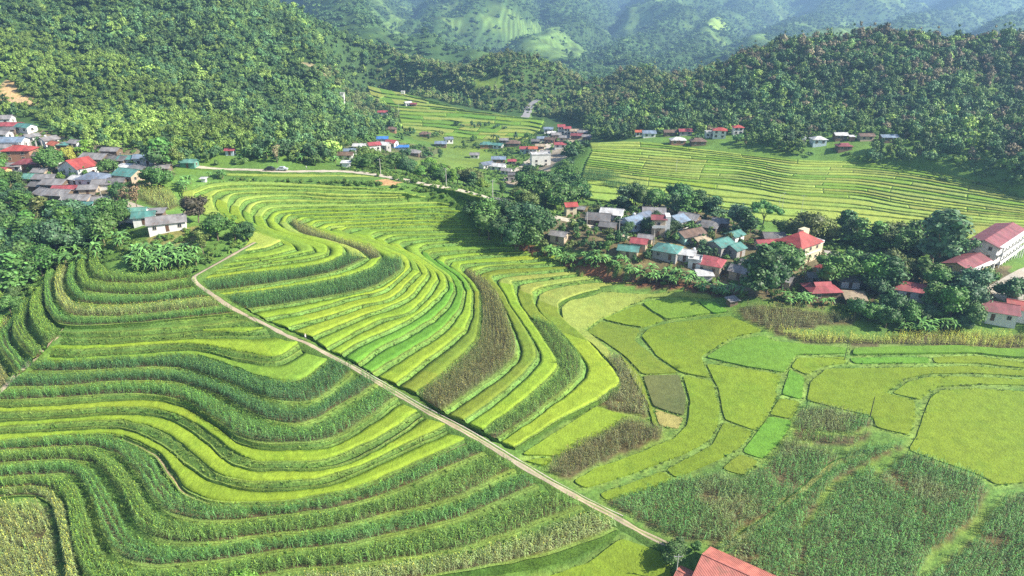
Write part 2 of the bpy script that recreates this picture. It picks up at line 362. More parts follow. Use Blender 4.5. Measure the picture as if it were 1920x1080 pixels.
# ------------------------------------------------------------------ mesh helpers
def link(o, parent=None):
    col.objects.link(o)
    if parent: o.parent = parent
    return o
def tag(o, label=None, cat=None, group=None, kind=None):
    if label: o['label'] = label
    if cat: o['category'] = cat
    if group: o['group'] = group
    if kind: o['kind'] = kind
    return o
class MB:
    """collects verts / faces / per-vertex colour"""
    def __init__(s): s.V, s.Fq, s.C, s.n, s.Ft, s.mi = [], [], [], 0, [], []
    def grid(s, X, Y, Z, c, flip=False):
        r, k = X.shape; idx = np.arange(r * k).reshape(r, k) + s.n
        q = np.stack([idx[:-1, :-1], idx[:-1, 1:], idx[1:, 1:], idx[1:, :-1]], -1).reshape(-1, 4)
        if flip: q = q[:, ::-1]
        s.V.append(np.c_[X.ravel(), Y.ravel(), Z.ravel()]); s.Fq.append(q)
        c = np.asarray(c, float)
        if c.ndim == 1: c = np.broadcast_to(c, (r * k, 3))
        s.C.append(c.reshape(-1, 3)); s.n += r * k
    def tris(s, V, T_, c):
        V = np.asarray(V, float); s.V.append(V); s.Ft.append(np.asarray(T_, int) + s.n)
        c = np.asarray(c, float)
        if c.ndim == 1: c = np.broadcast_to(c, (len(V), 3))
        s.C.append(c); s.n += len(V)
    def mesh(s, name, m, smooth=True):
        V = np.vstack(s.V); C = np.vstack(s.C)
        q = np.vstack(s.Fq) if s.Fq else np.zeros((0, 4), int); t = np.vstack(s.Ft) if s.Ft else np.zeros((0, 3), int)
        me = bpy.data.meshes.new(name); me.vertices.add(len(V)); me.vertices.foreach_set('co', V.ravel())
        me.loops.add(q.size + t.size); me.loops.foreach_set('vertex_index', np.r_[q.ravel(), t.ravel()].astype(np.int32))
        me.polygons.add(len(q) + len(t))
        me.polygons.foreach_set('loop_start', np.r_[np.arange(len(q)) * 4, q.size + np.arange(len(t)) * 3].astype(np.int32))
        me.polygons.foreach_set('use_smooth', np.full(len(q) + len(t), smooth))
        me.update(calc_edges=True)
        a = me.color_attributes.new('Col', 'FLOAT_COLOR', 'POINT')
        a.data.foreach_set('color', np.c_[C, np.ones(len(C))].ravel())
        me.materials.append(m); return me
    def obj(s, name, m, parent=None, smooth=True):
        return link(bpy.data.objects.new(name, s.mesh(name, m, smooth)), parent)

# ------------------------------------------------------------------ materials
def nodes(name):
    m = bpy.data.materials.new(name); m.use_nodes = True
    nt = m.node_tree; b = nt.nodes['Principled BSDF']; return m, nt, b
def N(nt, t, **k):
    n = nt.nodes.new(t)
    for a, v in k.items():
        if a.startswith('i_'):
            n.inputs[int(a[2:])].default_value = v
        else: setattr(n, a, v)
    return n
def mixc(nt, fac, a, b, mode='MIX'):
    n = nt.nodes.new('ShaderNodeMix'); n.data_type = 'RGBA'; n.blend_type = mode; n.clamp_factor = True
    for s, v in ((n.inputs[0], fac), (n.inputs[6], a), (n.inputs[7], b)):
        if hasattr(v, 'links'): nt.links.new(v, s)
        else: s.default_value = v if not isinstance(v, tuple) else (v + (1,) if len(v) == 3 else v)
    return n.outputs[2]
def noise(nt, scale, detail=3, rough=.6, coord='Object', stretch=None):
    tc = nt.nodes.new('ShaderNodeTexCoord'); v = tc.outputs[coord]
    if stretch:
        mp = nt.nodes.new('ShaderNodeMapping'); mp.inputs['Scale'].default_value = stretch; nt.links.new(v, mp.inputs[0]); v = mp.outputs[0]
    n = nt.nodes.new('ShaderNodeTexNoise'); n.inputs['Scale'].default_value = scale; n.inputs['Detail'].default_value = detail; n.inputs['Roughness'].default_value = rough
    nt.links.new(v, n.inputs['Vector']); return n.outputs['Fac']
def ramp(nt, v, lo, hi, a=0.0, b=1.0):
    n = nt.nodes.new('ShaderNodeMapRange'); n.inputs[1].default_value = lo; n.inputs[2].default_value = hi; n.inputs[3].default_value = a; n.inputs[4].default_value = b
    nt.links.new(v, n.inputs[0]); return n.outputs[0]
def bump(nt, b, v, strength, dist):
    n = nt.nodes.new('ShaderNodeBump'); n.inputs['Strength'].default_value = strength; n.inputs['Distance'].default_value = dist
    nt.links.new(v, n.inputs['Height']); nt.links.new(n.outputs[0], b.inputs['Normal'])
def val_scale(nt, c, f):
    """multiply a colour by a float socket"""
    n = nt.nodes.new('ShaderNodeVectorMath'); n.operation = 'SCALE'; nt.links.new(c, n.inputs[0]); nt.links.new(f, n.inputs['Scale']); return n.outputs[0]
def mat_field(name, fine=3.2, lo=.6, hi=1.35, bs=.8, big=.05, warm=(1.1, 1.0, .8)):
    m, nt, b = nodes(name)
    a = N(nt, 'ShaderNodeAttribute', attribute_name='Col').outputs['Color']
    f = noise(nt, fine, 4, .7); g = noise(nt, big, 3, .6); mid = noise(nt, .5, 3, .6)
    c = mixc(nt, ramp(nt, g, .4, .65), a, mixc(nt, 1.0, a, warm, 'MULTIPLY'))
    if name == 'rice_crop':
        st = noise(nt, 3.0, 2, .5, stretch=(1.0, .22, 1.0)); c = val_scale(nt, c, ramp(nt, st, .3, .7, .88, 1.12))
        pt = noise(nt, .13, 4, .65); c = mixc(nt, ramp(nt, pt, .52, .68, 0, .55), c, mixc(nt, 1.0, c, (.72, .86, .8), 'MULTIPLY'))
    c = val_scale(nt, c, ramp(nt, f, .3, .7, lo, hi)); c = val_scale(nt, c, ramp(nt, mid, .3, .7, .85, 1.15))
    nt.links.new(c, b.inputs['Base Color']); b.inputs['Roughness'].default_value = .75; b.inputs['Specular IOR Level'].default_value = .2
    bump(nt, b, f, bs, .25); return m
M_GROUND = mat_field('ground_soil_and_grass', 1.4, .6, 1.4, .9, .04, (1.1, 1.0, .8))
M_TERR = mat_field('terrace_earth_and_grass', 2.2, .5, 1.5, 1.0, .08, (1.12, 1.0, .8))
M_RICE = mat_field('rice_crop', 2.6, .78, 1.22, .7, .035, (1.06, 1.0, .9))

# ------------------------------------------------------------------ colours (albedo)
RC = {'y': (.222, .33, .03), 'Y': (.28, .38, .07), 'g': (.13, .26, .03), 'G': (.12, .275, .03), 'o': (.16, .225, .026), 'p': (.25, .31, .065), 'd': (.11, .13, .045), 't': (.33, .30, .10), 'l': (.18, .30, .036), 'q': (.168, .25, .022)}
GRASS = np.array((.088, .17, .034)); BUND = np.array((.165, .26, .055)); SOIL = np.array((.17, .15, .07)); DGRASS = np.array((.08, .16, .028)); TAN = np.array((.42, .33, .19))
terr = MB(); rice = MB()
corn = {'P': [], 'T': []}      # points (x,y,z,rot,scale), tint
grass_pts = []
CORN_T = {'c': (.115, .25, .07), 'b': (.085, .19, .07), 'k': (.21, .235, .10), 'K': (.165, .175, .075), 'w': (.26, .33, .12), 'm': (.14, .25, .06), 'v': (.40, .45, .10)}
def lerp_line(A, B, v): return A * (1 - v) + B * v
def seg_values(spec, n, segn=None):
    """per-u values from a per-segment spec"""
    if not isinstance(spec, (tuple, list)): return [spec] * n
    out = []
    if segn is None:
        k = len(spec)
        return [spec[min(k - 1, i * k // n)] for i in range(n)]
    for s, c in zip(spec, segn): out += [s] * (c - 1)
    return (out + [spec[-1]] * n)[:n]
def num_u(spec, n, segn=None):
    v = np.array(seg_values(spec, n, segn), float)
    if np.ptp(v) > 0:
        k = 21; vp = np.pad(v, k // 2, mode='edge'); v = np.convolve(vp, np.ones(k) / k, 'valid')
    return v
def slab(P0, P1, z, h, c, mask=None, res=.8):
    """crop slab between two lines (n,2); z (n,) floor"""
    n = len(P0); w = np.hypot(*(P1 - P0).T); m = max(3, int(np.median(w) / res) + 1)
    v = np.linspace(0, 1, m)
    X = P0[:, None, 0] * (1 - v) + P1[:, None, 0] * v; Y = P0[:, None, 1] * (1 - v) + P1[:, None, 1] * v
    Z = np.repeat(z[:, None], m, 1) + h + .16 * vn(X * .9, Y * .9, 4) + .12 * vn(X * .25, Y * .25, 5)
    X = np.pad(X, 1, 'edge'); Y = np.pad(Y, 1, 'edge'); Zf = np.pad(Z, 1, 'edge')
    zf = np.pad(np.repeat(z[:, None], m, 1), 1, 'edge')
    Zf[0, :] = zf[0, :]; Zf[-1, :] = zf[-1, :]; Zf[:, 0] = zf[:, 0]; Zf[:, -1] = zf[:, -1]
    jx = .13 * vn(X * 2.1, Y * 2.1, 31); jy = .13 * vn(X * 2.1, Y * 2.1, 32)
    C = np.repeat(np.pad(np.asarray(c), ((1, 1), (0, 0)), 'edge')[:, None, :], m + 2, 1)
    rice.grid(X + jx, Y + jy, Zf, C, flip=True)
def corn_rows(P0, P1, z, tints, row=.95, step=.42, dens=1.0, sc=1.0):
    w = np.hypot(*(P1 - P0).T); wm = np.median(w); nr = max(1, int(round(wm / row)))
    mid = (P0 + P1) / 2; s = np.r_[0, np.cumsum(np.hypot(*np.diff(mid, axis=0).T))]
    ns = max(2, int(s[-1] / step)); u = np.linspace(0, s[-1], ns); iu = np.interp(u, s, np.arange(len(s)))
    i0 = np.minimum(iu.astype(int), len(s) - 2); f = (iu - i0)[:, None]
    A = P0[i0] * (1 - f) + P0[i0 + 1] * f; B = P1[i0] * (1 - f) + P1[i0 + 1] * f
    zz = z[i0] * (1 - f[:, 0]) + z[i0 + 1] * f[:, 0]
    ww = np.hypot(*(B - A).T)
    for r in range(nr):
        v = (r + .5) / nr
        P = A * (1 - v) + B * v + rng.normal(0, .09, A.shape)
        keep = (rng.random(ns) < .93 * dens * np.clip(ww / wm, .15, 1))
        for q in np.flatnonzero(keep):
            t = tints[i0[q]]
            if t is None: continue
            corn['P'].append((P[q, 0], P[q, 1], zz[q], rng.random() * 6.28, sc * rng.uniform(.75, 1.15))); corn['T'].append(t)
def strip(A, B, zA, zB, z, kind, rf, segn=None, crop_h=.5, riser_col=GRASS, bund=True, inset=(.25, .45), earth=None, weeds=1.1):
    """one terrace between line A (uphill) and B (downhill). kind per segment: rice letter, 'c:'+corn letter, 'x' grass only"""
    n = len(A); rf = num_u(rf, n, segn)
    kinds = seg_values(kind, n, segn)
    w = np.maximum(np.hypot(*(B - A).T), .05)
    z = np.full(n, z) if np.isscalar(z) else z; zA = np.full(n, zA) if np.isscalar(zA) else zA; zB = np.full(n, zB) if np.isscalar(zB) else zB
    # ground profile
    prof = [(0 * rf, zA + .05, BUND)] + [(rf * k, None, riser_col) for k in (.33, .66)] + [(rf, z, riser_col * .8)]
    vs, zs, cs = [], [], []
    for k, (v, zz, c) in enumerate(prof):
        if zz is None:
            t = (.33, .66)[k - 1]; zz = zA * (1 - t) + z * t + .12 * vn(A[:, 0] * .7, A[:, 1] * .7, 40 + k)
        vs.append(v); zs.append(zz); cs.append(np.broadcast_to(c, (n, 3)))
    ec = np.array([SOIL * .8 if not str(k).startswith('x') else GRASS * 1.3 for k in kinds])
    if earth is not None: ec = np.broadcast_to(earth, (n, 3))
    for v in (.4, .7):
        vs.append(rf + (1 - rf) * v); zs.append(z); cs.append(ec)
    e = np.clip(.5 / w, .02, .3)
    vs.append(1 - e); zs.append(z + (.16 if bund else 0)); cs.append(np.broadcast_to(BUND, (n, 3)))
    vs.append(0 * rf + 1); zs.append(z + (.12 if bund else 0)); cs.append(np.broadcast_to(BUND, (n, 3)))
    vs = np.stack(vs, 1); zs = np.stack(zs, 1)
    X = A[:, None, 0] * (1 - vs) + B[:, None, 0] * vs; Y = A[:, None, 1] * (1 - vs) + B[:, None, 1] * vs
    C = np.stack(cs, 1) * (1 + .5 * vn(X * .3, Y * .3, 77)[..., None])
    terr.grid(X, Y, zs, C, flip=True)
    # crop
    ia = rf + inset[0] / w; ib = 1 - inset[1] / w
    ok = (ib - ia) * w > .35
    P0 = A * (1 - ia)[:, None] + B * ia[:, None]; P1 = A * (1 - ib)[:, None] + B * ib[:, None]
    i = 0
    while i < n:
        if not ok[i]: i += 1; continue
        j = i
        while j + 1 < n and ok[j + 1] and kinds[j + 1] == kinds[i]: j += 1
        k = kinds[i]; jj = min(j + 1, n - 1) if (j + 1 < n and ok[min(j + 1, n - 1)]) else j
        if jj - i >= 2 and k != 'x':
            if k.startswith('c:'):
                tt = CORN_T[k[2]]
                corn_rows(P0[i:jj + 1], P1[i:jj + 1], z[i:jj + 1], [tt] * (jj + 1 - i))
            else:
                # individual plots along the strip differ a little in ripeness
                s = np.r_[0, np.cumsum(np.hypot(*np.diff(P0[i:jj + 1], axis=0).T))]
                pl = np.floor(s / 38 + rng.random() * 3).astype(int) + int(rng.integers(0, 9999))
                rnd = _h(pl, pl * 0 + 3, 11); cc = np.array(RC[k])[None, :] * (0.93 + .14 * rnd)[:, None]
                cc[:, 0] *= (.92 + .16 * _h(pl, pl * 0 + 8, 12))
                slab(P0[i:jj + 1], P1[i:jj + 1], z[i:jj + 1], crop_h, cc)
        i = j + 1
    # points on the riser for weeds
    area = float((w * rf).mean() * np.hypot(*np.diff(A, axis=0).T).sum())
    for _ in range(int(area * weeds)):
        u = rng.random() * (n - 1); i0 = int(u); v = rng.random()
        a = A[i0]; b = B[i0]; vv = v * rf[i0]
        grass_pts.append((a[0] * (1 - vv) + b[0] * vv, a[1] * (1 - vv) + b[1] * vv, zA[i0] * (1 - v) + z[i0] * v))
def skirt(P, z, dep=4.0, c=DGRASS, out=1.2):
    """closes the rim of a terrace block down into the ground"""
    z = np.full(len(P), z) if np.isscalar(z) else z
    terr.grid(np.stack([P[:, 0], P[:, 0]], 1), np.stack([P[:, 1], P[:, 1]], 1), np.stack([z, z - dep], 1), c)
holes = []
def family(L, Z, spec, segn=None, **kw):
    """L lines, Z line heights; spec[i] = (kind, riser fraction)"""
    prev = Z[0]
    for i in range(len(L) - 1):
        kind, rf = spec[i][:2]; k2 = dict(kw); k2.update(spec[i][2] if len(spec[i]) > 2 else {})
        z = (Z[i] + Z[i + 1]) / 2 if 'zz' not in k2 else k2.pop('zz')
        strip(L[i], L[i + 1], prev, Z[i + 1], z, kind, rf, segn, **k2)
        prev = z
    skirt(L[0], Z[0]); skirt(L[-1][::-1], prev)
    skirt(np.array([l[0] for l in L])[::-1], np.array(Z)[::-1] + .1); skirt(np.array([l[-1] for l in L]), np.array(Z) + .1)
    holes.append(np.vstack([L[0]] + [l[-1:] for l in L[1:-1]] + [L[-1][::-1]] + [l[:1] for l in L[1:-1]][::-1]))

r3 = (.17, .05, .38)
ts = [  # strips of the nose and of the upper terraces
 (('Y', 'Y', 'Y'), (.1, .1, .3)), (('Y', 'Y', 'Y'), (.1, .1, .4)), (('Y', 'y', 'Y'), (.1, .1, .45)),
 (('l', 'y', 'Y'), r3), (('l', 'l', 'Y'), r3), (('l', 'y', 'Y'), r3), (('y', 'y', 'y'), r3), (('c:b', 'Y', 'y'), (.12, .1, .46)),
 (('y', 'c:k', 'y'), (.3, .1, .46)), (('c:b', 'y', 'y'), (.1, .1, .46)), (('y', 'y', 'y'), r3), (('y', 'l', 'y'), r3), (('y', 'y', 'l'), r3),
 (('y', 'y', 'l'), r3), (('y', 'y', 'l'), r3), (('G', 'l', 'l'), r3), (('G', 'G', 'l'), r3), (('y', 'G', 'y'), (.2, .3, .4)), (('o', 'l', 'y'), (.12, .2, .35)),
 (('c:K', 'c:K', 'l'), (.04, .04, .4)), (('o', 'o', 'o'), (.16, .12, .35)), (('y', 'y', 'p'), (.16, .12, .3)), (('c:m', 'o', 'p'), (.12, .1, .3)), (('y', 'o', 'p'), (.1, .08, .2)),
]
tw = []
family(TL, TZ, ts, SEGN, riser_col=GRASS * 1.45, weeds=.55)
ss = [('x', .3), ('y', .5), ('x', .9, {}), ('y', .12), ('x', .9), ('l', .12), ('c:b', .12), ('c:b', .3), ('c:c', .28), ('x', .9), ('y', .06), ('x', .85, {'earth': TAN}),
      ('y', .06), ('x', .85), ('y', .06), ('x', .3, {'earth': TAN}), ('c:c', .12), ('c:m', .28), ('c:c', .3), ('c:m', .28), ('c:w', .2)]
family(SL, [s[0] for s in S], ss)
family(LCL, LCZ, [('c:m', .2), ('c:m', .35), ('c:c', .35), ('c:w', .3), ('c:c', .3)])
family(LLL, [s[0] for s in LL], [('c:m', .3), ('c:m', .3), ('c:c', .25), ('c:k', .25), ('c:m', .25)])
family(RDL, [13.6, 12.9], [('Y', .1)])
qs = []
for i in range(len(QL) - 1):
    qs.append((tuple(rng.choice(['Y', 'p', 'l', 'Y', 'l', 'Y', 'p'], int(rng.integers(5, 10)))) if i < 14 else tuple(rng.choice(['Y', 'Y', 'Y', 'y', 'p'], int(rng.integers(4, 7)))), (.16 if i < 17 else .06)))
family(QL, QZ, qs, inset=(.15, .3), riser_col=GRASS * 1.3, weeds=.3)
family(VL, VZ, [(tuple(rng.choice(['p', 'l', 'g', 'g', 'p'], int(rng.integers(3, 8)))), .13) for _ in range(len(VL) - 1)], inset=(.1, .2), riser_col=GRASS * 1.4, weeds=0)

# ------------------------------------------------------------------ free-form plots
plots = [  # kind, pixels, height offset
 ('p', [(1057,606),(1052,578),(1070,564),(1130,549),(1255,549),(1333,555),(1333,562),(1260,557),(1215,559),(1178,573),(1128,597),(1097,619),(1140,656),(1160,700),(1112,648)], 0),
 ('q', [(1130,600),(1172,582),(1200,572),(1244,601),(1203,615),(1165,609)], .1),
 ('l', [(1204,570),(1222,564),(1303,566),(1334,588),(1250,600)], .1),
 ('G', [(1309,567),(1340,569),(1366,585),(1338,590)], .1),
 ('o', [(1100,623),(1128,604),(1165,612),(1200,619),(1189,640),(1234,677),(1272,700),(1204,703),(1165,664),(1130,640)], 0),
 ('q', [(1202,632),(1217,616),(1260,606),(1365,594),(1430,621),(1370,634),(1314,669),(1322,690),(1332,710),(1276,700),(1230,668)], 0),
 ('d', [(1205,706),(1273,704),(1286,745),(1283,781),(1225,764)], 0),
 ('t', [(1226,767),(1282,784),(1272,806),(1236,799)], -.25),
 ('o', [(1164,668),(1200,705),(1222,765),(1234,803),(1224,800),(1214,757),(1182,705)], 0),
 ('q', [(1280,706),(1334,715),(1350,765),(1346,800),(1330,826),(1290,850),(1240,868),(1095,917),(1074,905),(1120,878),(1200,850),(1262,824),(1288,800),(1294,752)], 0),
 ('g', [(1322,671),(1370,641),(1432,630),(1450,641),(1590,654),(1588,664),(1492,666),(1470,700),(1400,689)], 0),
 ('q', [(1324,683),(1400,693),(1466,704),(1453,735),(1458,745),(1430,797),(1413,808),(1358,788),(1346,730)], -.1),
 ('q', [(1356,793),(1412,811),(1388,840),(1350,862),(1267,898),(1248,882),(1335,836),(1350,805)], -.1),
 ('q', [(1122,927),(1242,884),(1263,900),(1200,922),(1137,940)], -.1),
 ('q', [(1494,672),(1586,670),(1588,681),(1540,688),(1512,704),(1482,690)], -.1),
 ('G', [(1480,693),(1509,709),(1503,750),(1466,741)], -.1),
 ('q', [(1462,748),(1500,753),(1493,774),(1483,787),(1441,779)], -.1),
 ('G', [(1440,782),(1486,790),(1464,828),(1430,862),(1402,853),(1392,847)], -.15),
 ('o', [(1388,852),(1424,866),(1395,893),(1352,880)], -.15),
 ('g', [(1602,655),(1700,652),(1800,650),(1990,652),(1990,674),(1830,664),(1596,667)], .2),
 ('G', [(1592,672),(1740,671),(1742,682),(1700,682),(1602,683)], -.1),
 ('q', [(1748,671),(1830,668),(1990,684),(1990,693),(1830,682),(1752,682)], -.1),
 ('q', [(1550,692),(1700,690),(1830,687),(1990,698),(1990,708),(1830,701),(1745,702),(1700,710),(1660,738),(1716,752),(1716,788),(1703,817),(1642,803),(1636,782),(1512,752),(1520,715)], -.1),
 ('q', [(1672,738),(1702,716),(1745,707),(1830,707),(1990,714),(1990,724),(1830,721),(1757,726),(1735,742),(1725,751)], -.15),
 ('q', [(1763,732),(1830,729),(1990,738),(1990,900),(1915,905),(1868,911),(1840,893),(1702,845),(1718,818),(1734,770),(1744,746)], -.15),
 ('q', [(978,855),(1060,800),(1117,764),(1176,780),(1108,826),(1044,857)], 0),
 ('q', [(982,865),(1040,860),(1020,876)], 0),
 ('q', [(1106,1056),(1165,1012),(1250,1040),(1262,1100),(1225,1140),(900,1180),(920,1130),(1000,1090)], .1),
 ('Y', [(672,408),(640,428),(600,430),(612,427)], 0),
]
def cdt_fill(P, h, z_of, c, mb, spacing=2.0, wall=True, jit=.12):
    P = np.asarray(P); a = 0.5 * np.sum(P[:, 0] * np.roll(P[:, 1], -1) - np.roll(P[:, 0], -1) * P[:, 1])
    if a < 0: P = P[::-1]
    Pd = []
    for i in range(len(P)):
        q = P[(i + 1) % len(P)] - P[i]; k = max(1, int(np.hypot(*q) / spacing))
        for t in range(k): Pd.append(P[i] + q * t / k)
    Pd = np.array(Pd); Pd = Pd + np.c_[vn(Pd[:, 0] * .8, Pd[:, 1] * .8, 51), vn(Pd[:, 0] * .8, Pd[:, 1] * .8, 52)] * jit * 2
    mn = Pd.min(0); mx = Pd.max(0); gx, gy = np.meshgrid(np.arange(mn[0], mx[0], spacing), np.arange(mn[1], mx[1], spacing))
    gx = gx.ravel() + rng.uniform(-.3, .3, gx.size) * spacing; gy = gy.ravel() + rng.uniform(-.3, .3, gy.size) * spacing
    ok = inpoly(gx, gy, Pd)
    I = np.c_[gx, gy][ok]
    n = len(Pd); allp = np.vstack([Pd, I])
    vs, es, fs, *_ = delaunay_2d_cdt([Vector(p) for p in allp.tolist()], [], [list(range(n))], 1, 1e-5)
    V = np.array([(v.x, v.y) for v in vs]); T_ = np.array([f for f in fs if len(f) == 3])
    if len(T_) == 0: return Pd
    z0 = z_of(V[:, 0], V[:, 1])
    mb.tris(np.c_[V, z0 + h + .14 * vn(V[:, 0] * .9, V[:, 1] * .9, 4)], T_, c)
    if wall:
        Q_ = np.vstack([Pd, Pd[:1]]); zz = z_of(Q_[:, 0], Q_[:, 1]); top = zz + h + .14 * vn(Q_[:, 0] * .9, Q_[:, 1] * .9, 4)
        mb.grid(np.stack([Q_[:, 0]] * 2, 1), np.stack([Q_[:, 1]] * 2, 1), np.stack([top, zz - .3], 1), c, flip=True)
    return Pd
def shrink(P, d):
    P = np.asarray(P); a = 0.5 * np.sum(P[:, 0] * np.roll(P[:, 1], -1) - np.roll(P[:, 0], -1) * P[:, 1]); s = 1 if a > 0 else -1
    out = []
    for i in range(len(P)):
        e1 = P[i] - P[i - 1]; e2 = P[(i + 1) % len(P)] - P[i]
        n1 = np.array([-e1[1], e1[0]]) / max(np.hypot(*e1), .01) * s; n2 = np.array([-e2[1], e2[0]]) / max(np.hypot(*e2), .01) * s
        n = n1 + n2; n = n / max(np.hypot(*n), .3); out.append(P[i] + n * d)
    return np.array(out)
def chaikin(P, k=2):
    for i in range(k):
        Q_ = np.roll(P, -1, 0); f_ = np.minimum(.25, 1.1 / np.maximum(np.hypot(*(Q_ - P).T), .05) / (k + 1) * 1.6)[:, None]; P = np.stack([P * (1 - f_) + Q_ * f_, P * f_ + Q_ * (1 - f_)], 1).reshape(-1, 2)
    return P
plot_polys = []
for kind, pts, dz in plots:
    P = gpoly(pts); plot_polys.append(P)
    cdt_fill(chaikin(shrink(P, .1)), .38, lambda x, y, dz=dz: hf(x, y) + dz, np.array(RC[kind]) * rng.uniform(.93, 1.07), rice)
corn_polys = [  # kind, pixels, row direction in degrees, density
 ('k', [(1137,671),(1160,673),(1190,712),(1213,755),(1216,783),(1150,770),(1118,757),(1146,738),(1162,713)], 60, 1),
 ('K', [(1025,884),(1070,845),(1105,828),(1180,787),(1242,808),(1243,818),(1200,838),(1120,870),(1066,899)], 25, 1),
 ('m', [(1094,684),(1040,690),(1045,682)], 0, 1),
 ('k', [(1378,578),(1480,577),(1560,590),(1620,604),(1540,612),(1450,622),(1400,602)], 0, .75),
 ('v', [(1440,622),(1540,630),(1640,638),(1700,630),(1760,622),(1990,630),(1990,646),(1700,648),(1600,648),(1500,641)], 0, .9),
 ('c', [(1512,762),(1640,787),(1638,798),(1600,812),(1520,812),(1486,800)], 10, 1),
 ('m', [(1490,806),(1520,814),(1600,814),(1630,812),(1600,838),(1500,826)], 10, .6),
 ('c', [(1140,942),(1280,902),(1345,892),(1390,905),(1440,870),(1480,828),(1560,850),(1570,862),(1440,965),(1345,1022),(1265,1008)], 30, 1),
 ('c', [(1600,848),(1690,838),(1560,905),(1500,985),(1495,1120),(1350,1110),(1345,1038),(1450,968),(1585,862)], 30, 1),
 ('c', [(1708,852),(1838,898),(1848,920),(1820,980),(1740,1040),(1705,1120),(1600,1120),(1560,1000),(1640,900)], 20, 1),
 ('c', [(1640,882),(1640,900),(1560,1000),(1600,1120),(1505,1120),(1505,1010),(1572,910)], 20, 1),
 ('c', [(1990,925),(1890,932),(1842,990),(1835,1010),(1730,1095),(1730,1120),(1990,1120)], 30, 1),
 ('w', [(-40,948),(82,948),(96,1000),(112,1100),(-40,1120)], 80, 1),
 ('b', [(1095,322),(1150,325),(1165,335),(1110,343),(1092,340)], 0, .8),
 ('b', [(1125,345),(1150,341),(1180,347),(1150,355)], 0, .8),
 ('w', [(262,350),(320,362),(335,385),(318,395),(285,385),(262,370)], 0, .7),
]
cpolys_w = []
for kind, pts, ang, dens in corn_polys:
    P = gpoly(pts); cpolys_w.append(P); c = P.mean(0); a = R(ang); ca, sa = math.cos(a), math.sin(a)
    q = (P - c) @ np.array([[ca, -sa], [sa, ca]])
    gx, gy = np.meshgrid(np.arange(q[:, 0].min(), q[:, 0].max(), .48), np.arange(q[:, 1].min(), q[:, 1].max(), 1.0))
    gx = gx.ravel() + rng.normal(0, .12, gx.size); gy = gy.ravel() + rng.normal(0, .1, gy.size)
    X = c[0] + gx * ca - gy * sa * 1.0; Y = c[1] + gx * sa + gy * ca
    XY = np.c_[gx, gy] @ np.array([[ca, sa], [-sa, ca]]) + c; X, Y = XY.T
    ok = inpoly(X + .8 * vn(X / 2, Y / 2, 1), Y + .8 * vn(X / 2, Y / 2, 2), P) & (rng.random(X.size) < .95 * dens * (1 - .8 * sstep(.28, .45, fbm(X / 5, Y / 5, 88, 3)))); X, Y = X[ok], Y[ok]
    Z = hf(X, Y); t0 = np.array(CORN_T[kind]); t1 = np.array(CORN_T['k'])
    w = .7 * sstep(.2, .5, fbm(X / 14, Y / 14, 66, 3)) if kind == 'c' else np.zeros(len(X))
    for x, y, z, ww in zip(X, Y, Z, w):
        corn['P'].append((x, y, z, rng.random() * 6.28, rng.uniform(.8, 1.15))); corn['T'].append(tuple(t0 * (1 - ww) + t1 * ww))
# ------------------------------------------------------------------ ground sheet
def axis(lo, hi, c0, c1, st, grow, mx):
    a = list(np.arange(c0, c1 + st, st)); s = st
    while a[-1] < hi: s = min(s * grow, mx); a.append(a[-1] + s)
    s = st
    while a[0] > lo: s = min(s * grow, mx); a.insert(0, a[0] - s)
    return np.array(a)
GX = axis(-5300, 5300, -260, 260, 1.6, 1.03, 30.0); GY = axis(-60, 6700, 70, 430, 1.6, 1.018, 26.0)
X, Y = np.meshgrid(GX, GY); Z = hz(X, Y)
near = (np.abs(X) < 600) & (Y < 840)
# colours of the ground cover
forest = np.array((.05, .105, .03)); meadow = np.array((.15, .24, .045)); lgreen = np.array((.12, .21, .055))
Cg = np.empty(X.shape + (3,)); Cg[:] = GRASS * 1.25
D = np.hypot(X, Y); base = hf(X, Y)
hillm = sstep(2, 14, ridges(X, Y) - np.where(near, 0, -25) )
hillm = np.where(Y > 420, np.maximum(hillm, sstep(430, 520, Y)), hillm)
cl = sstep(.12, .30, fbm(X / 170, Y / 170, 91, 6)) * sstep(900, 1200, D)
Cg = Cg * (1 - hillm)[..., None] + (forest * (1 - cl)[..., None] + lgreen * cl[..., None]) * hillm[..., None]
CLEAR = [  # open ground: pixels, colour, (trees kept off)
 ([(690,158),(760,174),(800,188),(870,206),(1020,226),(1010,250),(985,268),(900,285),(780,262),(750,250),(745,208),(700,192)], meadow * .8),
 ([(760,288),(830,275),(890,280),(930,290),(900,320),(860,330),(780,310)], meadow * 1.0),
 ([(890,145),(940,150),(945,165),(905,172),(890,165)], meadow * .9),
 ([(0,150),(18,150),(40,175),(70,192),(60,200),(0,190)], np.array((.46, .34, .20))),
 ([(530,85),(560,95),(545,105),(520,95)], meadow), ([(560,112),(600,130),(615,145),(590,140),(562,120)], np.array((.30, .26, .16))),
 ([(950,62),(1010,45),(1060,60),(1100,95),(1090,112),(1050,110),(1010,80)], lgreen), ([(730,30),(790,15),(800,25),(760,45),(725,48)], lgreen),
 ([(1320,35),(1345,32),(1365,48),(1350,60),(1325,50)], np.array((.22, .34, .07))),
 ([(1395,65),(1435,68),(1440,78),(1400,75)], lgreen), ([(1175,22),(1210,18),(1225,35),(1185,40)], lgreen),
 ([(420,320),(720,332),(900,378),(890,400),(700,352),(420,340)], GRASS * 1.2),
 ([(320,330),(420,338),(420,420),(340,420),(270,380)], GRASS * 1.6),
 ([(290,425),(370,425),(380,455),(300,470),(250,465)], np.array((.19, .20, .07))),
]
clear_w = []
for pts, c in CLEAR:
    P = gpoly(pts); clear_w.append(P); m = inpoly(X + 6 * vn(X / 8, Y / 8, 3), Y + 6 * vn(X / 8, Y / 8, 4), P); Cg[m] = c
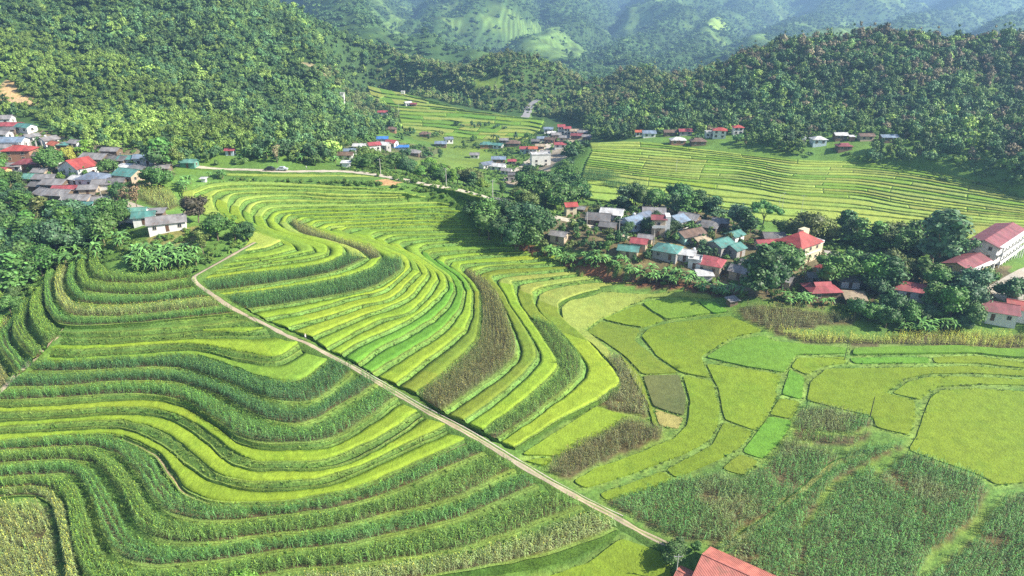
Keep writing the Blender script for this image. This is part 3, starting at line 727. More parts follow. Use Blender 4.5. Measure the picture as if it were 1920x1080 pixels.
DIRT = [([(1090,385),(1250,385),(1420,430),(1560,470),(1900,500),(1900,560),(1700,580),(1500,575),(1380,560),(1200,510),(1060,465),(1000,440),(1040,410)], np.array((.15, .13, .07))),
        ([(960,452),(1060,478),(1180,505),(1310,530),(1400,552),(1400,562),(1300,548),(1150,522),(1010,484),(950,460)], np.array((.16, .075, .045))),
        ([(0,235),(120,250),(300,290),(330,330),(270,350),(240,400),(140,405),(0,340)], np.array((.20, .18, .12))),
        ([(940,340),(990,330),(1060,250),(1050,240),(1100,240),(1090,262),(1010,345),(930,345)], np.array((.36, .31, .24))),
        ([(640,265),(760,268),(830,278),(800,300),(640,300)], np.array((.12, .14, .06))),
        ([(700,338),(730,337),(760,343),(720,350)], np.array((.42, .25, .12))),
        ([(720,348),(880,372),(940,395),(905,480),(870,420),(800,365)], DGRASS)]
for pts, c in DIRT:
    P = gpoly(pts); m = inpoly(X + 3 * vn(X / 5, Y / 5, 3), Y + 3 * vn(X / 5, Y / 5, 4), P); Cg[m] = c * (1 + .8 * vn(X / 4, Y / 4, 8)[m])[:, None]
for P in plot_polys + cpolys_w:
    m = inpoly(X, Y, shrink(P, -.8)); Cg[m] = BUND * (1 + .6 * vn(X / 3, Y / 3, 12)[m])[:, None]
for P in cpolys_w:
    m = inpoly(X, Y, P); Cg[m] = SOIL * .7
Cg *= (1 + .35 * fbm(X / 9, Y / 9, 14, 3))[..., None]
farm = sstep(900, 1200, D)
Cg *= (1 + farm * (.28 * np.sin(Z * .75 + 3 * vn(X / 60, Y / 60, 5)) + .7 * fbm(X / 60, Y / 60, 15, 4)))[..., None]; Cg = np.clip(Cg, 0, .8)
hole = np.zeros(X.shape, bool)
for P in holes:
    bb = (X > P[:, 0].min()) & (X < P[:, 0].max()) & (Y > P[:, 1].min()) & (Y < P[:, 1].max())
    k = np.zeros(X.shape, bool); k[bb] = inpoly(X[bb], Y[bb], P); hole |= k
er = hole.copy()
er[1:-1, 1:-1] = hole[1:-1, 1:-1] & hole[:-2, 1:-1] & hole[2:, 1:-1] & hole[1:-1, :-2] & hole[1:-1, 2:]
Z = np.where(er, Z - 3.5, np.where(hole, Z - .6, Z))
gmb = MB(); gmb.grid(X, Y, Z, Cg.reshape(-1, 3)); g = gmb.obj('ground', M_GROUND); tag(g, kind='structure')
t = terr.obj('terrace_ground', M_TERR); tag(t, 'stepped terrace floors, grassy risers and bunds', kind='structure')
r = rice.obj('rice_crop', M_RICE); tag(r, 'ripening yellow-green rice standing on the terraces', 'rice', kind='stuff')

# ------------------------------------------------------------------ paths and roads
M_PATH = mat_field('path_concrete_and_dirt', 3.0, .8, 1.15, .3, .1, (1.05, 1, .92))
def ribbon(name, pts, width, c, lift=.35, verge=1.0, vc=GRASS, world=False, n=None, dep=1.2, zs=None):
    P = pts if world else gpoly(pts); L = np.hypot(*np.diff(P, axis=0).T).sum(); P = smooth_curve(P, n or max(8, int(L / 1.2)))
    T_ = np.gradient(P, axis=0); T_ /= np.hypot(*T_.T)[:, None]; Nn = np.c_[-T_[:, 1], T_[:, 0]]
    z = hf(P[:, 0], P[:, 1]); k = 9; z = np.convolve(np.pad(z, k // 2, 'edge'), np.ones(k) / k, 'valid') + lift
    w = width / 2 * (1 + .5 * vn(np.arange(len(P)) * .55, 0, 5))
    mb = MB(); o = np.stack([-w, -w * .45, -w * .2, w * .2, w * .45, w], 1)
    if name == 'footpath':     # worn wheel tracks with grass between them on the lower half
        n_ = len(P); g_ = np.clip(sstep(.42, .55, np.arange(n_) / n_) * (.55 + 1.2 * vn(np.arange(n_) * .23, 0, 8)), 0, 1)[:, None, None]
        cc = np.broadcast_to(np.asarray(c), (n_, 6, 3)).copy(); mid_ = np.array([0, 0, 1, 1, 0, 0])[None, :, None]
        cc = cc * (1 - g_ * mid_) + np.array((.17, .22, .07)) * g_ * mid_; c = cc * (1 + .35 * vn(np.arange(n_) * .6, 0, 9))[:, None, None]
    Xp = P[:, None, 0] + Nn[:, None, 0] * o; Yp = P[:, None, 1] + Nn[:, None, 1] * o
    Zp = z[:, None] + np.array([0, .04, .05, .05, .04, 0])
    mb.grid(Xp, Yp, Zp, np.asarray(c) if np.asarray(c).ndim == 1 else c.reshape(-1, 3), flip=False); ob = mb.obj(name, M_PATH); tag(ob, kind='structure')
    for s in (-1, 1):     # grassy shoulders down into the ground
        o = np.stack([s * (w - .03), s * (w + verge * .5), s * (w + verge * 1.4)], 1)
        Xs = P[:, None, 0] + Nn[:, None, 0] * o; Ys = P[:, None, 1] + Nn[:, None, 1] * o
        terr2.grid(Xs, Ys, z[:, None] + np.array([-.02, -.12, -dep]), np.asarray(vc) * 1.0, flip=(s < 0))
    return P, z
terr2 = MB()
MAINPATH = [(478,457),(466,463),(440,478),(410,495),(380,512),(364,523),(372,536),(400,556),(430,577),(470,598),(500,612),(540,633),(575,646),(610,665),(660,691),(700,715),(745,742),(800,775),(850,801),(900,829),(950,860),(1000,890),(1050,918),(1100,945),(1150,971),(1200,1000),(1245,1022),(1262,1033)]
PP, PZ = ribbon('footpath', MAINPATH, 1.15, (.38, .32, .235), lift=.45)
_t = np.gradient(PP, axis=0); _t /= np.hypot(*_t.T)[:, None]; _o = PP + np.c_[-_t[:, 1], _t[:, 0]] * (1.25 + .15 * vn(np.arange(len(PP)) * .2, 0, 3))[:, None]
ribbon('irrigation_channel', _o[len(_o) // 2:-4][::6], .28, (.46, .43, .36), lift=.2, verge=.2, world=True, dep=.5)
ribbon('road', [(330,311),(380,315),(430,319),(520,322),(600,322),(650,323),(700,328),(780,343),(860,358),(910,372),(950,388),(1000,400),(1060,413),(1130,432),(1180,447)], 3.4, (.50, .45, .36), lift=.3, dep=1.6)
ribbon('dirt_path', [(124,615),(112,630),(95,645),(75,665),(55,685),(30,708),(0,738),(-30,765)], 1.7, (.42, .35, .24), lift=.5)
ribbon('village_road', [(950,340),(970,325),(990,308),(1010,290),(1030,275),(1040,262),(1050,250)], 7, (.50, .45, .38), lift=.15)
ribbon('village_lane', [(150,395),(185,390),(215,375),(255,388),(290,400),(320,410)], 4, (.46, .42, .35), lift=.15)
ribbon('grass_track', [(1335,1045),(1380,1015),(1440,975),(1500,925),(1560,875),(1620,852)], 1.1, (.25, .28, .08), lift=.2)
ribbon('mountain_road', [(984,222),(990,205),(998,192),(1008,187)], 8, (.30, .30, .32), lift=.6)
v = terr2.obj('path_verges', M_TERR); tag(v, 'grassy shoulders along the paths', kind='structure')

# ------------------------------------------------------------------ scatter (stuff nobody could count)
def scatter(name, pts, rots, scl, tint, protos, pid=None):
    n = len(pts); me = bpy.data.meshes.new(name); me.vertices.add(n); me.vertices.foreach_set('co', np.asarray(pts, float).ravel())
    def att(nm, ty, arr):
        a = me.attributes.new(nm, ty, 'POINT'); a.data.foreach_set({'FLOAT': 'value', 'INT': 'value', 'FLOAT_VECTOR': 'vector'}[ty], np.ascontiguousarray(arr).ravel())
    rv = np.zeros((n, 3)); rv[:, 2] = rots; att('rotv', 'FLOAT_VECTOR', rv)
    scl = np.asarray(scl, float); scl = scl if scl.ndim == 2 else np.repeat(scl[:, None], 3, 1)
    att('sclv', 'FLOAT_VECTOR', scl); att('tint', 'FLOAT_VECTOR', np.asarray(tint, float))
    pid = np.zeros(n, int) if pid is None else np.asarray(pid)
    att('pid', 'INT', pid.astype(np.int32))
    o = link(bpy.data.objects.new(name, me))
    ng = bpy.data.node_groups.new(name, 'GeometryNodeTree'); ng.interface.new_socket('Geometry', in_out='INPUT', socket_type='NodeSocketGeometry'); ng.interface.new_socket('Geometry', in_out='OUTPUT', socket_type='NodeSocketGeometry')
    gi = ng.nodes.new('NodeGroupInput'); go = ng.nodes.new('NodeGroupOutput'); jn = ng.nodes.new('GeometryNodeJoinGeometry')
    m2p = ng.nodes.new('GeometryNodeMeshToPoints'); ng.links.new(gi.outputs[0], m2p.inputs[0])
    def named(nm, ty):
        k = ng.nodes.new('GeometryNodeInputNamedAttribute'); k.data_type = ty; k.inputs[0].default_value = nm; return k.outputs[0]
    for k, pr in enumerate(protos):
        po = bpy.data.objects.new(name + '_piece', pr)
        oi = ng.nodes.new('GeometryNodeObjectInfo'); oi.inputs[0].default_value = po
        ip = ng.nodes.new('GeometryNodeInstanceOnPoints'); ng.links.new(m2p.outputs[0], ip.inputs['Points'])
        cmp = ng.nodes.new('FunctionNodeCompare'); cmp.data_type = 'INT'; cmp.operation = 'EQUAL'; cmp.inputs[3].default_value = k
        ng.links.new(named('pid', 'INT'), cmp.inputs[2]); ng.links.new(cmp.outputs[0], ip.inputs['Selection'])
        ng.links.new(oi.outputs['Geometry'], ip.inputs['Instance'])
        e2r = ng.nodes.new('FunctionNodeEulerToRotation'); ng.links.new(named('rotv', 'FLOAT_VECTOR'), e2r.inputs[0])
        ng.links.new(e2r.outputs[0], ip.inputs['Rotation']); ng.links.new(named('sclv', 'FLOAT_VECTOR'), ip.inputs['Scale'])
        ng.links.new(ip.outputs[0], jn.inputs[0])
    ng.links.new(jn.outputs[0], go.inputs[0])
    md = o.modifiers.new('scatter', 'NODES'); md.node_group = ng
    return o
def mat_leaf(name, src='inst', var=.35, rough=.6, trans=.0, noise_s=None):
    m, nt, b = nodes(name)
    if src == 'inst':
        a = N(nt, 'ShaderNodeAttribute', attribute_name='tint', attribute_type='INSTANCER').outputs['Color']
    else:
        a = N(nt, 'ShaderNodeAttribute', attribute_name='tint', attribute_type='OBJECT').outputs['Color']
    ca = N(nt, 'ShaderNodeAttribute', attribute_name='Col').outputs['Color']
    c = mixc(nt, 1.0, a, ca, 'MULTIPLY')
    nt.links.new(c, b.inputs['Base Color']); b.inputs['Roughness'].default_value = rough; b.inputs['Specular IOR Level'].default_value = .3
    return m
M_CORN = mat_leaf('corn_leaves', rough=.5); M_FOREST = mat_leaf('forest_leaves'); M_WEED = mat_leaf('weed_leaves')

def blade(mb, base, yaw, length, width, up, droop, c, seg=3):
    """an arching leaf"""
    d = np.array([math.cos(yaw), math.sin(yaw)]); s = np.array([-d[1], d[0]])
    X, Y, Z = [], [], []
    for k in range(seg + 1):
        t = k / seg; r = length * t * (.85 + .15 * t); z = base[2] + up * math.sin(min(t * 1.35, 1.6)) * 1.0 - droop * t * t
        w = width * (.5 + t * 1.2 if t < .4 else 1.0 - (t - .4) / .6 * .92)
        p = np.array(base[:2]) + d * r
        X.append([p[0] - s[0] * w, p[0] + s[0] * w]); Y.append([p[1] - s[1] * w, p[1] + s[1] * w]); Z.append([z, z])
    mb.grid(np.array(X), np.array(Y), np.array(Z), c)
def corn_mesh(seed):
    r = np.random.default_rng(seed); mb = MB(); H = 2.1
    for a in (0, 1.57):
        d = np.array([math.cos(a), math.sin(a)]) * .03
        mb.grid(np.array([[-d[0], d[0]]] * 2), np.array([[-d[1], d[1]]] * 2), np.array([[0, 0], [H, H]]), (.9, .85, .5))
    for k in range(10):
        z = .35 + k * .17; yaw = (k % 2) * math.pi + r.normal(0, .5)
        blade(mb, (0, 0, z), yaw, r.uniform(.55, .85), .05, .38, .55, np.array((1, 1, 1)) * r.uniform(.7, 1.4))
    for k in range(4):
        blade(mb, (0, 0, H - .05), r.random() * 6.28, .14, .02, .35, .0, (2.4, 2.0, 1.0), 2)
    return mb.mesh('corn_plant', M_CORN)
CP_ = np.array(corn['P']); CT_ = np.array(corn['T']); print('corn', len(CP_))
CT_ = CT_ * rng.uniform(.6, 1.55, (len(CT_), 1)) * (1 + rng.normal(0, .06, CT_.shape))
dist = np.hypot(CP_[:, 0], CP_[:, 1])
o = scatter('corn_crop', CP_[:, :3], CP_[:, 3], CP_[:, 4], CT_, [corn_mesh(1), corn_mesh(2), corn_mesh(3)], rng.integers(0, 3, len(CP_)))
tag(o, 'rows of tall corn plants, green and drying, on the terraces', 'corn', kind='stuff')

def tuft_mesh(seed, h=.5, n=12, r0=.25):
    r = np.random.default_rng(seed); mb = MB()
    for k in range(n):
        a = r.random() * 6.28; q = r.random() * r0
        blade(mb, (q * math.cos(a), q * math.sin(a), 0), r.random() * 6.28, r.uniform(.1, .35), .035, h * r.uniform(.6, 1.1), .1, np.array((1, 1, 1)) * r.uniform(.7, 1.35), 2)
    return mb.mesh('weed_tuft', M_WEED)
for P in plot_polys:      # weeds on the bunds of the free-form plots
    Q_ = np.vstack([P, P[:1]])
    for a, b_ in zip(Q_[:-1], Q_[1:]):
        L_ = np.hypot(*(b_ - a)); k = int(L_ * 1.2); t_ = rng.random(k)[:, None]; q = a * (1 - t_) + b_ * t_ + rng.normal(0, .28, (k, 2)); zq = hf(q[:, 0], q[:, 1])
        grass_pts += [tuple(r_) for r_ in np.c_[q, zq]]
GPT = np.array(grass_pts); keep = np.hypot(GPT[:, 0], GPT[:, 1]) < 330; GPT = GPT[keep]; print('weeds', len(GPT))
n = len(GPT); tt = np.where((fbm(GPT[:, 0] / 8, GPT[:, 1] / 8, 5, 3) > .0)[:, None], np.array((.13, .26, .042)), np.array((.19, .28, .055))) * rng.uniform(.7, 1.3, (n, 1))
o = scatter('weeds', GPT, rng.random(n) * 6.28, rng.uniform(.6, 1.5, n), tt, [tuft_mesh(4), tuft_mesh(5)], rng.integers(0, 2, n))
tag(o, 'weeds and tall grass on the terrace risers', 'grass', kind='stuff')
# ------------------------------------------------------------------ houses
def mat_plain(name, c, rough=.7, ns=1.2, lo=.8, hi=1.15, metal=0, bumpd=0, corr=False, streak=True):
    m, nt, b = nodes(name)
    f = noise(nt, ns, 4, .6); cc = val_scale(nt, N(nt, 'ShaderNodeRGB').outputs[0], ramp(nt, f, .3, .7, lo, hi))
    nt.nodes['RGB'].outputs[0].default_value = tuple(c) + (1,)
    if streak:
        g = noise(nt, .35, 3, .7); cc = mixc(nt, ramp(nt, g, .45, .75, 0, .45), cc, tuple(np.array(c) * .5 + .05))
    if corr:      # rust and patched sheets
        g2 = noise(nt, .55, 5, .7); cc = mixc(nt, ramp(nt, g2, .54, .66, 0, .5), cc, (.20, .12, .075))
        g3 = noise(nt, .22, 1, .5, stretch=(1.6, .4, 1)); cc = val_scale(nt, cc, ramp(nt, g3, .45, .55, .84, 1.12))
    nt.links.new(cc, b.inputs['Base Color']); b.inputs['Roughness'].default_value = rough
    if corr:
        tc = nt.nodes.new('ShaderNodeTexCoord'); w = nt.nodes.new('ShaderNodeTexWave'); w.inputs['Scale'].default_value = 1.3; w.bands_direction = 'X'
        nt.links.new(tc.outputs['Object'], w.inputs[0]); bump(nt, b, w.outputs['Fac'], .6, .06)
    return m
ROOFC = {'red': (.40, .07, .06), 'pink': (.36, .075, .085), 'orange': (.46, .12, .06), 'teal': (.09, .25, .22), 'green': (.13, .31, .25), 'blue': (.20, .27, .36), 'bright blue': (.05, .20, .55),
         'grey': (.26, .25, .25), 'dark grey': (.16, .155, .155), 'brown': (.17, .11, .08), 'white': (.62, .62, .62), 'steel blue': (.17, .21, .28), 'maroon': (.24, .06, .07), 'salmon': (.50, .16, .12), 'tan': (.40, .32, .22), 'rose': (.27, .085, .095)}
WALLC = {'white': (.74, .74, .72), 'cream': (.66, .58, .40), 'yellow': (.62, .47, .22), 'grey': (.36, .35, .34), 'wood': (.16, .11, .07), 'brick': (.36, .19, .12), 'turquoise': (.35, .60, .55), 'greenwall': (.10, .28, .22), 'pale blue': (.50, .60, .68), 'tan': (.48, .38, .27)}
MR = {k: mat_plain('roof_' + k.replace(' ', '_'), v, .55, .8, .75, 1.2, corr=True) for k, v in ROOFC.items()}
MW = {k: mat_plain('wall_' + k.replace(' ', '_'), v, .85, .9, .88, 1.06) for k, v in WALLC.items()}
M_GLASS = mat_plain('dark_window_pane', (.03, .04, .05), .15, streak=False); M_FRAME = mat_plain('window_frame_paint', (.55, .5, .42), .6, streak=False); M_DOOR = mat_plain('door_wood', (.13, .07, .04), .6, streak=False)
M_CONC = mat_plain('bare_concrete', (.42, .40, .37), .85)
class BX:
    def __init__(s): s.v, s.f = [], []
    def box(s, x0, x1, y0, y1, z0, z1):
        n = len(s.v); s.v += [(x, y, z) for z in (z0, z1) for x, y in ((x0, y0), (x1, y0), (x1, y1), (x0, y1))]
        s.f += [tuple(n + i for i in q) for q in ((3, 2, 1, 0), (4, 5, 6, 7), (0, 1, 5, 4), (1, 2, 6, 5), (2, 3, 7, 6), (3, 0, 4, 7))]
    def poly(s, vs, fs):
        n = len(s.v); s.v += [tuple(map(float, v)) for v in vs]; s.f += [tuple(n + i for i in f) for f in fs]
    def slab(s, quad, th):
        """thick sheet from a top quad"""
        a = [np.array(q, float) for q in quad]; nrm = np.cross(a[1] - a[0], a[2] - a[0]); nrm /= np.linalg.norm(nrm)
        if nrm[2] < 0: a = a[::-1]; nrm = -nrm
        b = [q - nrm * th for q in a]; k = len(a)
        s.poly(a + b, [tuple(range(k)), tuple(range(2 * k - 1, k - 1, -1))] + [(i, k + i, k + (i + 1) % k, (i + 1) % k) for i in range(k)])
    def cyl(s, x, y, z0, z1, r0, r1=None, n=8, dx=0, dy=0):
        r1 = r0 if r1 is None else r1; vs = []
        for z, r, ox, oy in ((z0, r0, 0, 0), (z1, r1, dx, dy)):
            vs += [(x + ox + r * math.cos(6.2832 * i / n), y + oy + r * math.sin(6.2832 * i / n), z) for i in range(n)]
        s.poly(vs, [(i, (i + 1) % n, n + (i + 1) % n, n + i) for i in range(n)] + [tuple(range(n - 1, -1, -1)), tuple(range(n, 2 * n))])
    def obj(s, name, m, parent=None):
        me = bpy.data.meshes.new(name); me.from_pydata(s.v, [], s.f); me.materials.append(m); me.update()
        return link(bpy.data.objects.new(name, me), parent)
house_xy = []
def window(parent, x, y, z, nx, ny, w=1.0, h=1.1):
    """nx,ny outward normal"""
    def bx(x0, x1, z0, z1, d0, d1, b):
        if abs(nx) > .5: b.box(min(x + nx * d0, x + nx * d1), max(x + nx * d0, x + nx * d1), y + x0, y + x1, z + z0, z + z1)
        else: b.box(x + x0, x + x1, min(y + ny * d0, y + ny * d1), max(y + ny * d0, y + ny * d1), z + z0, z + z1)
    f = BX(); t = .09
    bx(-w / 2 - t, w / 2 + t, h / 2, h / 2 + t, -.02, .08, f); bx(-w / 2 - t, w / 2 + t, -h / 2 - t, -h / 2, -.02, .12, f); bx(-w / 2 - t, -w / 2, -h / 2, h / 2, -.02, .08, f); bx(w / 2, w / 2 + t, -h / 2, h / 2, -.02, .08, f)
    bx(-.025, .025, -h / 2, h / 2, -.02, .06, f)
    o = f.obj('window', M_FRAME, parent); g = BX(); bx(-w / 2, w / 2, -h / 2, h / 2, -.03, .03, g); g.obj('pane', M_GLASS, o)
def house(px, py, w, d, h, yaw, rt, rc, wc, label, name='house', floors=1, cat='house', group='houses of the village', pos=None, pitch=.42, over=.6, extra=None, z=None):
    if pos is None:
        x, y, zz = [float(q[0]) for q in gp(px, py)]
    else: x, y, zz = pos
    if z is not None: zz = z
    e = link(bpy.data.objects.new(name, None)); e.location = (x, y, zz); e.rotation_euler = (0, 0, R(yaw)); e.empty_display_size = 1
    tag(e, label, cat, group); house_xy.append((x, y, max(w, d)))
    W, Dp = w / 2, d / 2; b = BX(); b.box(-W, W, -Dp, Dp, -1.5, h)
    rh = pitch * Dp
    if rt in ('gable',):
        b.poly([(-W, -Dp, h), (-W, Dp, h), (-W, 0, h + rh), (W, -Dp, h), (W, Dp, h), (W, 0, h + rh)], [(0, 2, 1), (3, 4, 5), (0, 3, 5, 2), (1, 2, 5, 4)])
    b.obj('walls', MW[wc], e)
    r = BX(); o = over; zt = .10
    if rt == 'gable':
        s = rh / Dp
        for sg in (-1, 1):
            r.slab([(-W - o, sg * (Dp + o), h - s * o + zt), (W + o, sg * (Dp + o), h - s * o + zt), (W + o, 0, h + rh + zt), (-W - o, 0, h + rh + zt)], .09)
        r.box(-W - o, W + o, -.16, .16, h + rh + zt - .04, h + rh + zt + .06)
    elif rt == 'hip':
        s = rh / Dp; L = max(W - Dp, .3); E = [(-W - o, -Dp - o), (W + o, -Dp - o), (W + o, Dp + o), (-W - o, Dp + o)]; ze = h - s * o + zt; zr = h + rh + zt
        r.slab([(E[0][0], E[0][1], ze), (E[1][0], E[1][1], ze), (L, 0, zr), (-L, 0, zr)], .09); r.slab([(E[2][0], E[2][1], ze), (E[3][0], E[3][1], ze), (-L, 0, zr), (L, 0, zr)], .09)
        r.slab([(E[1][0], E[1][1], ze), (E[2][0], E[2][1], ze), (L, 0, zr)], .09); r.slab([(E[3][0], E[3][1], ze), (E[0][0], E[0][1], ze), (-L, 0, zr)], .09)
        r.box(-L, L, -.14, .14, zr - .03, zr + .08)
    elif rt == 'halfhip':   # thatch-like stilt house roof: hip skirt with small gablet
        s = rh / Dp; E = [(-W - o, -Dp - o), (W + o, -Dp - o), (W + o, Dp + o), (-W - o, Dp + o)]; ze = h - s * o + zt; zm = h + rh * .62 + zt; zr = h + rh * 1.15 + zt
        L = W * .55; q = Dp * .38
        r.slab([(E[0][0], E[0][1], ze), (E[1][0], E[1][1], ze), (L, -q, zm), (-L, -q, zm)], .09); r.slab([(E[2][0], E[2][1], ze), (E[3][0], E[3][1], ze), (-L, q, zm), (L, q, zm)], .09)
        r.slab([(E[1][0], E[1][1], ze), (E[2][0], E[2][1], ze), (L, q, zm), (L, -q, zm)], .09); r.slab([(E[3][0], E[3][1], ze), (E[0][0], E[0][1], ze), (-L, -q, zm), (-L, q, zm)], .09)
        r.slab([(-L - .3, -q - .15, zm - .02), (L + .3, -q - .15, zm - .02), (L + .3, 0, zr), (-L - .3, 0, zr)], .09); r.slab([(-L - .3, q + .15, zm - .02), (L + .3, q + .15, zm - .02), (L + .3, 0, zr), (-L - .3, 0, zr)], .09)
    elif rt == 'shed':
        r.slab([(-W - o, -Dp - o, h + .12), (W + o, -Dp - o, h + .12), (W + o, Dp + o, h + .12 + .16 * d), (-W - o, Dp + o, h + .12 + .16 * d)], .08)
        w2 = BX(); w2.poly([(-W + .01, Dp - .02, h), (W - .01, Dp - .02, h), (W - .01, Dp - .02, h + .15 * d), (-W + .01, Dp - .02, h + .15 * d), (-W + .01, -Dp, h), (W - .01, -Dp, h)], [(0, 1, 2, 3), (0, 3, 4), (1, 5, 2)]); w2.obj('upper_wall', MW[wc], e)
    elif rt == 'flat':
        r.box(-W - .2, W + .2, -Dp - .2, Dp + .2, h + .003, h + .2)
        for a in ((-W - .2, W + .2, -Dp - .2, -Dp), (-W - .2, W + .2, Dp, Dp + .2), (-W - .2, -W, -Dp, Dp), (W, W + .2, -Dp, Dp)): r.box(a[0], a[1], a[2], a[3], h + .2, h + .75)
    ro = r.obj('roof', MR[rc], e)
    dist = math.hypot(x, y)
    if dist < 345 and h > 2.2:
        fh = h / floors
        nw = max(1, int(w / 3.2))
        for fl in range(floors):
            for i in range(nw):
                xx = -W + w * (i + .5) / nw
                if fl == 0 and i == nw // 2: continue
                window(e, xx, -Dp, fl * fh + min(fh * .55, 1.6), 0, -1)
            nd = max(1, int(d / 3.5))
            for i in range(nd):
                yy = -Dp + d * (i + .5) / nd
                window(e, W, yy, fl * fh + min(fh * .55, 1.6), 1, 0); window(e, -W, yy, fl * fh + min(fh * .55, 1.6), -1, 0)
        dx = -W + w * (nw // 2 + .5) / nw
        dd = BX(); dd.box(dx - .5, dx + .5, -Dp - .05, -Dp + .03, 0, 2.1); do = dd.obj('door', M_DOOR, e)
        hh = BX(); hh.box(dx + .34, dx + .4, -Dp - .12, -Dp - .05, .95, 1.1); hh.obj('handle', M_FRAME, do)
    elif h > 2.2:
        for sx in (-.25, .25): window(e, sx * w, -Dp, min(h / floors * .55, 1.6), 0, -1, 1.2, 1.2)
        window(e, W, 0, min(h / floors * .55, 1.6), 1, 0, 1.2, 1.2)
        if floors > 1:
            for sx in (-.25, .25): window(e, sx * w, -Dp, h / floors * 1.5, 0, -1, 1.2, 1.2)
    if extra: extra(e, w, d, h)
    return e
def frontpos(p1, p2, depth, z=None):
    (x, y, zz) = gp([p1[0], p2[0]], [p1[1], p2[1]]); a = np.array([x[0], y[0]]); b = np.array([x[1], y[1]])
    if z is not None: zz = np.array([z, z])
    u = (b - a) / np.hypot(*(b - a)); nrm = np.array([-u[1], u[0]]); c = (a + b) / 2 + nrm * depth / 2
    return (c[0], c[1], float(zz.mean())), float(np.hypot(*(b - a))), math.degrees(math.atan2(u[1], u[0]))
GL, GC, GV, GR, GE = 'houses of the hillside village', 'houses of the village beside the rice terraces', 'houses of the valley village', 'houses at the foot of the forested hill', 'houses by the school'
